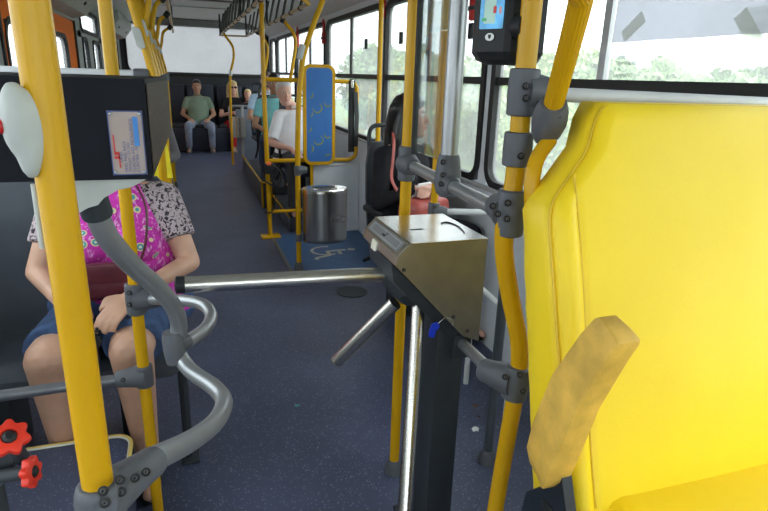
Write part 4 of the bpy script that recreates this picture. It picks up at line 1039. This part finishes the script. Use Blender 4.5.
# --- woman at the left, face hidden behind the black box
def blouse():
    m = mat('pink_print_blouse', (.60, .045, .42), .85, bump=.3, bscale=40, var=.2, spec=.2)
    b = bsdf(m); tc = N(m, 'ShaderNodeTexCoord')
    cur = b.inputs['Base Color'].links[0].from_socket
    # pale featherlike streaks
    mp = N(m, 'ShaderNodeMapping'); mp.inputs['Scale'].default_value = (60, 60, 22); L(m, tc.outputs['Object'], mp.inputs[0])
    n1 = N(m, 'ShaderNodeTexNoise'); n1.inputs['Scale'].default_value = 1; n1.inputs['Detail'].default_value = 6; n1.inputs['Distortion'].default_value = 1.5; L(m, mp.outputs[0], n1.inputs['Vector'])
    g1 = N(m, 'ShaderNodeMapRange'); g1.inputs[1].default_value = .56; g1.inputs[2].default_value = .62; L(m, n1.outputs[0], g1.inputs[0])
    def mix(fac, a, c):
        mx = N(m, 'ShaderNodeMix'); mx.data_type = 'RGBA'; L(m, fac, mx.inputs[0]); L(m, a, mx.inputs[6])
        if isinstance(c, tuple): mx.inputs[7].default_value = c+(1,)
        else: L(m, c, mx.inputs[7])
        return mx.outputs[2]
    cur = mix(g1.outputs[0], cur, (.78, .38, .68))
    # eyes of the feathers
    v = N(m, 'ShaderNodeTexVoronoi'); v.inputs['Scale'].default_value = 19; v.inputs['Randomness'].default_value = .8; L(m, tc.outputs['Object'], v.inputs['Vector'])
    for r_, c in ((.30, (.72, .62, .35)), (.22, (.06, .32, .36)), (.12, (.65, .75, .6)), (.06, (.03, .03, .06))):
        lt = N(m, 'ShaderNodeMath'); lt.operation = 'LESS_THAN'; lt.inputs[1].default_value = r_; L(m, v.outputs['Distance'], lt.inputs[0]); cur = mix(lt.outputs[0], cur, c)
    # grey floral shoulders and sleeves
    sp = N(m, 'ShaderNodeSeparateXYZ'); L(m, tc.outputs['Object'], sp.inputs[0])
    ab = N(m, 'ShaderNodeMath'); ab.operation = 'ABSOLUTE'; L(m, sp.outputs[0], ab.inputs[0])
    zz = N(m, 'ShaderNodeMath'); zz.operation = 'MULTIPLY_ADD'; zz.inputs[1].default_value = .35; L(m, sp.outputs[2], zz.inputs[0]); L(m, ab.outputs[0], zz.inputs[2])
    gt = N(m, 'ShaderNodeMath'); gt.operation = 'GREATER_THAN'; gt.inputs[1].default_value = .462; L(m, zz.outputs[0], gt.inputs[0])
    n2 = N(m, 'ShaderNodeTexNoise'); n2.inputs['Scale'].default_value = 38; n2.inputs['Detail'].default_value = 4; n2.inputs['Distortion'].default_value = 2.5; L(m, tc.outputs['Object'], n2.inputs['Vector'])
    g2 = N(m, 'ShaderNodeMapRange'); g2.inputs[1].default_value = .52; g2.inputs[2].default_value = .56; L(m, n2.outputs[0], g2.inputs[0])
    rg = N(m, 'ShaderNodeRGB'); rg.outputs[0].default_value = (.46, .38, .40, 1)
    fl = mix(g2.outputs[0], rg.outputs[0], (.035, .03, .04))
    cur = mix(gt.outputs[0], cur, fl)
    L(m, cur, b.inputs['Base Color']); return m
DENIM = mat('blue_denim', (.055, .095, .20), .85, var=.3, scale=22, bump=.3, bscale=500, spec=.2)
WX, WY = -.280, 2.37
person('woman in a pink print blouse and denim shorts, seated, face behind the black box', WX, WY, 0, .49, 0, SKINF, blouse(), DENIM, 'bob', HAIRN,
       s=(1.12, 1.04, 1.02), fat=1.32, female=True, shorts=True, vox=.0055, hands=[V((-.13, -.30, .715)), V((.055, -.30, .725))], elbows=[V((-.235, -.08, .76)), V((.235, -.08, .76))], spread=.112, legx=-.060, thick=1.12, kneey=-.41, feety=-.31, shoe=BLK, sleeve='short', kz=.085)
BAG = mat('burgundy_leather', (.12, .022, .035), .32, var=.15, bump=.1)
t = thing('handbag', 'small burgundy leather shoulder bag on the lap of the woman in pink', 'bag', (WX, WY-.28, .70))
MB().box((WX-.02, WY-.235, .775), (.22, .07, .13), bev=.02, seg=3).build('bag_body', BAG, t)
MB().box((WX-.02, WY-.272, .815), (.215, .018, .075), rot=Matrix.Rotation(.15, 3, 'X'), bev=.008).build('flap', BAG, t)
MB().tube(cr([(WX+.085, WY-.23, .81), (WX+.12, WY-.22, .90), (WX+.13, WY-.17, 1.02), (WX+.09, WY-.03, 1.09), (WX+.075, WY+.05, 1.10)], 6), .006, 8, flat=.5).build('strap', BAG, t)
t = thing('keys_bunch', 'black beaded key bunch held in the hands of the woman in pink', 'keys', (WX, WY-.42, .66))
b = MB()
for i in range(26): b.ell((WX-.045+random.uniform(-.016, .016), WY-.43+random.uniform(-.012, .012), .665+random.uniform(-.06, .012)), (.0055,)*3, sub=2)
b.build('beads', BLKR, t); MB().tube([(WX-.045, WY-.43, .66), (WX-.045, WY-.435, .57)], .006, 8).build('tassel', BLKR, t)

bus_seat('slate bus seat under the woman in pink', WX, WY+.02, sh=.47, loop=False, w=.455, cush=SEATB)
bus_seat('empty slate bus seat next to the woman in pink, at the left edge', WX-.457, WY+.02, sh=.47, loop=False, w=.445, cush=SEATB)
t = thing('seat_leg_frame', 'dark steel seat leg standing right of the woman in pink', 'seat leg', (-.06, 2.12, 0))
MB().tube(fillet([(-.07, 2.12, 0), (-.07, 2.12, .44), (-.5, 2.12, .44)], .03), .018, 8).build('leg', DKST, t)
MB().bb((-.10, 2.07, 0), (-.03, 2.17, .012), bev=.003).build('foot_plate', DKST, t)

# --- woman on the right by the window
RWX, RWY = 1.250, 3.22
BLKC = cloth('black_cardigan', (.016, .015, .018), var=.3)
person('woman with long black hair in a black cardigan, looking out of the window', RWX, RWY, .04, .51, .35, SKINP, BLKC, cloth('black_trousers', (.015, .015, .02)), 'long', HAIRB,
       s=1.0, fat=1.0, sleeve='long', female=True, head_yaw=.77, vox=.006, hands=[V((-.135, -.226, .865)), V((-.04, -.243, .87))])
bus_seat('charcoal bus seat with hand loop holding the dark-haired woman', RWX+.03, RWY+.15, sh=.50, yaw=.12, arm=-1, m=SEATG, w=.37)
RBAG = mat('coral_red_leather', (.42, .085, .07), .45, bump=.15)
t = thing('handbag', 'coral red handbag on the lap of the dark-haired woman', 'bag', (RWX+.08, RWY-.30, .66))
bc = P(424, 209, Y=2.93)
MB().box(bc, (.30, .17, .13), rot=Matrix.Rotation(.5, 3, 'Z'), bev=.045, seg=4).build('bag_body', RBAG, t)
MB().tube(cr([bc+V((-.06, .03, .05)), P(402, 196, Y=2.99), P(392, 180, Y=3.02), P(393, 160, Y=3.05), P(394, 142, Y=3.10), P(393, 133, Y=3.17)], 6), .011, 8, flat=.4).build('strap', RBAG, t)
tag(MB().box((RWX+.05, RWY-.22, .89), (.24, .012, .11), rot=Matrix.Rotation(.5, 3, 'Z') @ Matrix.Rotation(.5, 3, 'X'), bev=.004).build('folder', mat('white_paper', (.75, .76, .76), .6), loc=(RWX+.05, RWY-.22, .89)), 'white paper folder on the lap of the dark-haired woman', 'folder')

# --- people beyond the wheelchair bay
bus_seat('charcoal bus seat of the older man in the white shirt', 1.13, 6.06, .16, .42, arm=-1, m=SEATG)
person('older man with grey hair and open white shirt, seated behind the yellow frame', 1.10, 6.0, .16, .42, 0, SKINP, cloth('white_shirt', (.88, .88, .90), var=.04), cloth('charcoal_trousers', (.05, .05, .06)), 'short', HAIRG,
       fat=1.38, hx=-.125, head_yaw=.1, sleeve='half', vox=.008, head_pitch=.05, tuck=True, elbows=[V((-.27, -.05, .66)), V((.30, -.03, .66))], hands=[V((-.10, -.27, .62)), V((.24, -.25, .60))])
person('young dark-haired man in a teal shirt behind the older man', 1.06, 7.25, .22, .42, -.15, SKIND, cloth('teal_shirt', (.20, .50, .52)), cloth('dark_jeans', (.04, .05, .09)), 'short', HAIRB,
       vox=.01, head_yaw=.1)
bus_seat('charcoal bus seat holding the man in the teal shirt', 1.06, 7.30, .22, .42, arm=-1, m=SEATG)
person('passenger in a pale blue shirt, head behind the yellow upright', 1.10, 8.25, .24, .42, 0, SKINM, cloth('pale_blue_shirt', (.42, .56, .72)), cloth('navy_trousers', (.03, .04, .08)), 'short', HAIRN, vox=.011)
bus_seat('charcoal bus seat holding the passenger in pale blue', 1.10, 8.30, .24, .42, m=SEATG)
t = thing('wheel_arch_box', 'black step box with yellow edges beyond the bay frame', 'box', (1.15, 7.0, 0))
MB().bb((.86, 6.72, .0), (XR-.003, 8.9, .225), bev=.01).build('casing', mat('dark_box_vinyl', (.03, .033, .04), .5), t)
MB().bb((.80, 6.60, .0), (.86, 8.9, .30), bev=.01).build('side_panel', mat('dark_box_vinyl_side', (.04, .043, .05), .5), t)
MB().tube([(.80, 6.60, .01), (.80, 6.60, .30), (.80, 8.9, .30)], .012, 8).tube([(.80, 6.60, .30), (.90, 6.60, .30), (.90, 6.60, .01)], .012, 8).build('edge_trim', YEL, t)
t = thing('seat_platform', 'low dark platform carrying the older man\'s seat', 'platform', (1.25, 6.1, 0))
MB().bb((.92, 5.50, 0), (XR-.003, 6.58, .158), bev=.01).build('deck', mat('dark_deck_vinyl', (.035, .04, .06), .5), t)
MB().tube([(.915, 5.50, .158), (.915, 6.55, .158)], .010, 8).build('edge_trim', YEL, t)

# rear bench and its people
b = MB(); bz = .14
t = thing('rear_bench', 'dark full-width bench seat along the rear wall', 'bench', (.3, 11.2, bz))
MB().bb((XL+.003, 10.72, bz), (XR-.003, YR-.01, bz+.40), bev=.02).build('base', DBLU, t)
for k in range(5):
    xc = XL+.26+k*.51
    MB().box((xc, 11.02, bz+.42), (.47, .50, .07), bev=.03, seg=3).build('cushion', SEATG, t)
    MB().box((xc, 11.36, bz+.76), (.47, .09, .72), rot=Matrix.Rotation(-.1, 3, 'X'), bev=.035, seg=3).build('backrest', DBLU, t)
GX = P(197, 90, Y=11.0).x; BX = P(233, 90, Y=11.0).x; KX = P(248, 95, Y=11.0).x
person('man in a sage green polo shirt and light jeans on the rear bench', GX, 11.05, bz, .355, .0, SKINM, cloth('sage_green_polo', (.22, .30, .22)), mat('washed_blue_jeans', (.27, .32, .42), .85, var=.3, scale=9, spec=.2), 'short', HAIRB,
       s=1.0, fat=1.15, vox=.011, spread=.19, shoe=mat('grey_brown_shoe', (.15, .14, .13), .6), hands=[V((-.16, -.26, .555)), V((.16, -.26, .555))], elbows=[V((-.27, -.02, .62)), V((.27, -.02, .62))])
person('blonde woman in sunglasses, black top and red trousers on the rear bench', BX, 11.05, bz, .36, .1, SKINP, cloth('black_top', (.015, .015, .018)), cloth('red_trousers', (.55, .025, .03)), 'bob', HAIRY,
       s=.99, female=True, glasses=True, vox=.011, spread=.10, hands=[V((-.02, -.22, .68)), V((.06, -.22, .68))], shoe=mat('tan_sandal', (.35, .24, .17), .6))
person('fair-haired child peeking above the grey partition at the back', KX, 11.02, bz, .44, 0, SKINP, cloth('black_child_top', (.03, .03, .035)), cloth('grey_child_trousers', (.1, .1, .12)), 'short', HAIRY, s=.82, vox=.011, kneey=-.38, feety=-.38)
t = thing('rear_partition', 'grey partition with metal bin and top rail in front of the child', 'partition', (.85, 9.7, .125))
xa2, xb2 = P(229, 110, Y=9.7).x, P(261, 110, Y=9.7).x
ztp = P(240, 106, Y=9.7).z
MB().bb((xa2+.10, 9.70, .12), (xb2, 9.73, ztp-.05), bev=.006).build('sheet', mat('blue_grey_sheet', (.20, .23, .29), .5), t)
MB().tube(fillet([(xa2+.02, 9.68, ztp-.55), (xa2, 9.68, ztp), (xb2, 9.68, ztp), (xb2, 9.70, .13)], .05), .017, 12).build('top_rail', SIL, t)
MB().tube([(xa2+.20, 9.64, ztp), (xa2+.18, 9.62, .125)], .022, 12).build('upright', SIL, t)
b = MB().loft([(xa2+.13, 9.60, ztp-.48, .12, .08), (xa2+.13, 9.60, ztp-.16, .13, .09)], 24).build('litter_box', STEEL, t)
# passenger on the left, seen only beside the black box
person('passenger in a grey jacket and jeans half hidden by the row of yellow poles', -.335, 5.25, .12, .44, .0, SKINM, cloth('grey_jacket', (.13, .12, .13)), DENIM, 'short', HAIRN, vox=.009, sleeve='long', fat=1.15, spread=.16)
bus_seat('slate bus seat under the passenger in the grey jacket', -.335, 5.30, .12, .44, loop=False)
bus_seat('empty slate bus seat against the left wall behind the poles', -.74, 5.30, .12, .44, loop=False, w=.38)
t = thing('left_platform', 'yellow-edged platform under the left seats beyond the box', 'platform', (-.5, 5.5, 0))
MB().bb((XL+.003, 4.45, .0), (-.10, 6.0, .118), bev=.008).build('deck', mat('navy_deck_vinyl', (.03, .035, .06), .5), t)
MB().tube([(-.10, 4.45, .0), (-.10, 4.45, .118), (-.10, 6.0, .118)], .014, 8).build('edge_trim', YEL, t)
t = thing('yellow_end_panel', 'bright yellow panel glimpsed right of the black box', 'panel', (-.15, 3.4, 0))
MB().prism([P(x, y, Y=3.4) for x, y in ((150, 178), (167, 144), (173, 178))], (0, .02, 0)).bevel_all(.003).build('panel_plate', mat('lemon_yellow_paint', (.85, .70, .02), .4), t)
q = P(163, 180, Y=3.41)
MB().tube([(q.x, 3.42, 0), (q.x, 3.42, q.z+.08)], .014, 10).build('panel_post', YEL, t)

# conductor platform with piping, and the red-knobbed adjuster
zp = .26; c1 = P(132, 433, Z=zp)
t = thing('conductor_platform', 'blue platform edged with yellow piping in the lower left corner', 'platform', (-.6, 1.0, 0))
xe, ye = c1.x, c1.y
outl = [(XL+.003, -.3, 0), (xe-.004, -.3, 0)]+[V((xe-.06+.056*math.cos(a), ye-.06+.056*math.sin(a), 0)) for a in [i*PI/12 for i in range(7)]]+[(XL+.003, ye-.004, 0)]
MB().prism([V(p) for p in outl], (0, 0, zp-.006)).build('deck', FLOOR, t, smooth=False)
path = [V((XL+.01, ye-.0, zp-.004))]+[V((xe-.06+.06*math.cos(a), ye-.06+.06*math.sin(a), zp-.004)) for a in [PI/2-i*PI/12 for i in range(7)]]+[V((xe, -.25, zp-.004))]
MB().tube(path, .0085, 8).build('yellow_piping', PIPEY, t)
MB().tube([p+V((0, 0, -.0))+(V((-.6, 1.0, zp))-V((p.x, p.y, zp))).normalized()*.010+V((0, 0, .004)) for p in path], .0035, 8).build('white_piping', PIPEW, t)
def knob(root, c, axis, r, nm='star_knob'):
    axis = V(axis).normalized(); u = axis.orthogonal().normalized(); v = axis.cross(u); b = MB(); rows = []
    for h, k in ((-.5, .80), (-.38, .97), (0, 1.02), (.38, .97), (.5, .80), (.5, .45), (.25, .42)):
        rows.append([b.bm.verts.new(V(c)+axis*h*r*.62+(u*math.cos(a)+v*math.sin(a))*r*k*((1+.13*math.cos(7*a)) if k > .5 else 1)) for a in [2*PI*i/84 for i in range(84)]])
    b.skinr(rows); o = b.build(nm, REDK, root, ang=40)
    MB().lathe(V(c)+axis*r*.12, axis, [(0, r*.40), (.003, r*.38), (.006, r*.2)], 20).build('knob_cap', BLK, o)
k1_, k2_ = P(9, 438, Y=.70), P(31, 472, Y=.70)
t = thing('seat_adjuster', 'black bracket with two red star knobs in the lower left corner', 'adjuster', k1_)
knob(t, k1_, (.25, -.55, .8), .0205)
knob(t, k2_, (.93, -.22, .12), .0175)
MB().tube([k2_-V((.93, -.22, .12)).normalized()*.05, k2_], .0085, 14).build('threaded_rod', DKST, t)
MB().tube([k1_+V((.0, .03, -.05)), k1_], .009, 14).build('threaded_rod', DKST, t)
MB().prism([P(x, y, Y=.72) for x, y in ((-40, 440), (2, 448), (14, 452), (12, 474), (-2, 490), (-40, 500))], (0, .035, 0)).bevel_all(.004).build('bracket', DKST, t)
MB().tube([P(-14, 480, Y=.74), P(-14, 480, Y=.74)*1.0+V((0, 0, -(P(-14, 480, Y=.74).z-zp)))], .018, 12).build('stem', DKST, t)

# ------------------------------------------------------------------ the street outside
GRASS = mat('verge_grass', (.16, .24, .06), .9, var=.3, scale=2)
ROAD = mat('pale_asphalt', (.20, .20, .20), .9)
gz = -.95
tag(MB().bb((-60, -40, gz-.05), (60, 60, gz)).build('road', ROAD, loc=(0, 0, gz)), kind='structure')
tag(MB().bb((5.5, -40, gz+.001), (58, 60, gz+.10)).build('ground_verge', GRASS, loc=(20, 0, gz)), kind='structure')
LEAF = mat('hedge_leaf', (.24, .33, .10), .7, var=.45, scale=5); BARK = mat('bark', (.12, .09, .06), .9)
LEAF2 = mat('dark_leaf_green', (.15, .24, .09), .7, var=.4, scale=5)
def bush_mesh(n, m, w=1.6, h=1.6):
    b = MB()
    for i in range(n):
        a = random.uniform(0, 2*PI); z = random.random(); rr = math.sqrt(max(0, 1-(2*z-1)**2*.8))*random.uniform(.75, 1.05)
        c = V((w*rr*math.cos(a), w*rr*math.sin(a), h*(.10+z)))+noise.noise_vector(V((a*2, z*4, 0)))*.35
        u = V([random.uniform(-1, 1) for _ in range(3)]).normalized(); v = u.orthogonal().normalized(); s = random.uniform(.06, .13)
        q = [b.bm.verts.new(c+u*s), b.bm.verts.new(c+v*s*.5), b.bm.verts.new(c-u*s), b.bm.verts.new(c-v*s*.5)]
        b.bm.faces.new(q)
    return b
def bush(label, x, y, m, sc, first=None, grp='bushes on the verge outside the right windows', hgt=1.6):
    if first:
        return dup(first, (x, y, gz+.1), label, rotz=random.uniform(0, 6), scale=(sc, sc, sc*1.16))
    t = thing('bush', label, 'bush', (0, 0, 0), grp)
    bush_mesh(5200, m, h=hgt).build('foliage', m, t, smooth=False)
    MB().ell((0, 0, hgt*.62), (1.25, 1.25, hgt*.5)).build('inner_foliage', m, t)
    MB().tube([(0, 0, -.1), (0, 0, hgt*.6)], .09, 8).build('trunk', BARK, t)
    t.location = (x, y, gz+.1); t.scale = (sc, sc, sc*1.16)
    return t
glb = 'leafy green bush on the verge outside the right windows'
f1 = bush(glb, 8.6, 3.4, LEAF, 1.05); f2 = bush(glb, 8.8, 7.4, LEAF2, 1.15)
for i, (x, y, s_) in enumerate(((8.4, -.3, 1.0), (12.6, 1.3, 1.15), (12.9, 5.6, 1.2), (8.4, 11.4, 1.1), (13.0, 10.2, 1.3), (8.8, 15.6, 1.2), (13.2, 15.2, 1.4), (9.2, 20.6, 1.4), (9.6, 26.5, 1.7), (15.0, 21.5, 1.6), (12.4, -3.2, 1.15), (17.6, 3.2, 1.5), (18.0, 9.4, 1.6))):
    bush(glb, x, y, None, s_, f1 if i % 2 else f2)
WB = mat('white_rendered_wall', (.80, .80, .78), .8, var=.03); WG = mat('dark_window_glass', (.30, .32, .34), .3)
def block(label, x, y, w, d, h, nx, nz):
    t = thing('apartment_block', label, 'building', (x, y, gz))
    MB().bb((x, y-w/2, gz), (x+d, y+w/2, gz+h)).build('wall', WB, t)
    MB().bb((x-.3, y-w/2-.3, gz+h), (x+d+.3, y+w/2+.3, gz+h+.3)).build('roof', WB, t)
    for i in range(nx):
        for k in range(nz):
            yy = y-w/2+w*(i+.5)/nx; zz = gz+h*(k+.55)/nz
            MB().bb((x-.05, yy-w/nx*.22, zz-h/nz*.2), (x+.05, yy+w/nx*.22, zz+h/nz*.2)).build('window', WG, t)
block('white building block outside, behind the translucent sheet', 34, 10, 14, 8, 5.4, 7, 2)
block('taller white building outside, left of the sliding window stile', 38, 27, 12, 8, 7.5, 6, 3)
block('long low white building far outside the right windows', 42, 48, 18, 8, 6, 9, 2)
block('small white house outside at the right edge', 36, -3, 9, 7, 4.6, 4, 2)

# ------------------------------------------------------------------ daylight
w = bpy.data.worlds.new('overcast_sky'); S.world = w; w.use_nodes = True; nt = w.node_tree
bg = nt.nodes['Background']; tc = nt.nodes.new('ShaderNodeTexCoord')
n = nt.nodes.new('ShaderNodeTexNoise'); n.inputs['Scale'].default_value = 2.5; n.inputs['Detail'].default_value = 5
nt.links.new(tc.outputs['Generated'], n.inputs['Vector'])
r = nt.nodes.new('ShaderNodeValToRGB'); r.color_ramp.elements[0].color = (.82, .88, .95, 1); r.color_ramp.elements[1].color = (1, 1, 1, 1)
nt.links.new(n.outputs['Fac'], r.inputs['Fac']); nt.links.new(r.outputs['Color'], bg.inputs['Color'])
bg.inputs['Strength'].default_value = 5.0
sun = bpy.data.objects.new('sun', bpy.data.lights.new('sun', 'SUN')); C.objects.link(sun)
sun.data.energy = 5; sun.data.angle = math.radians(25); sun.data.color = (1, .96, .9)
sun.rotation_euler = V((-.35, .75, -.75)).to_track_quat('-Z', 'Y').to_euler()
S.view_settings.exposure = -0.22
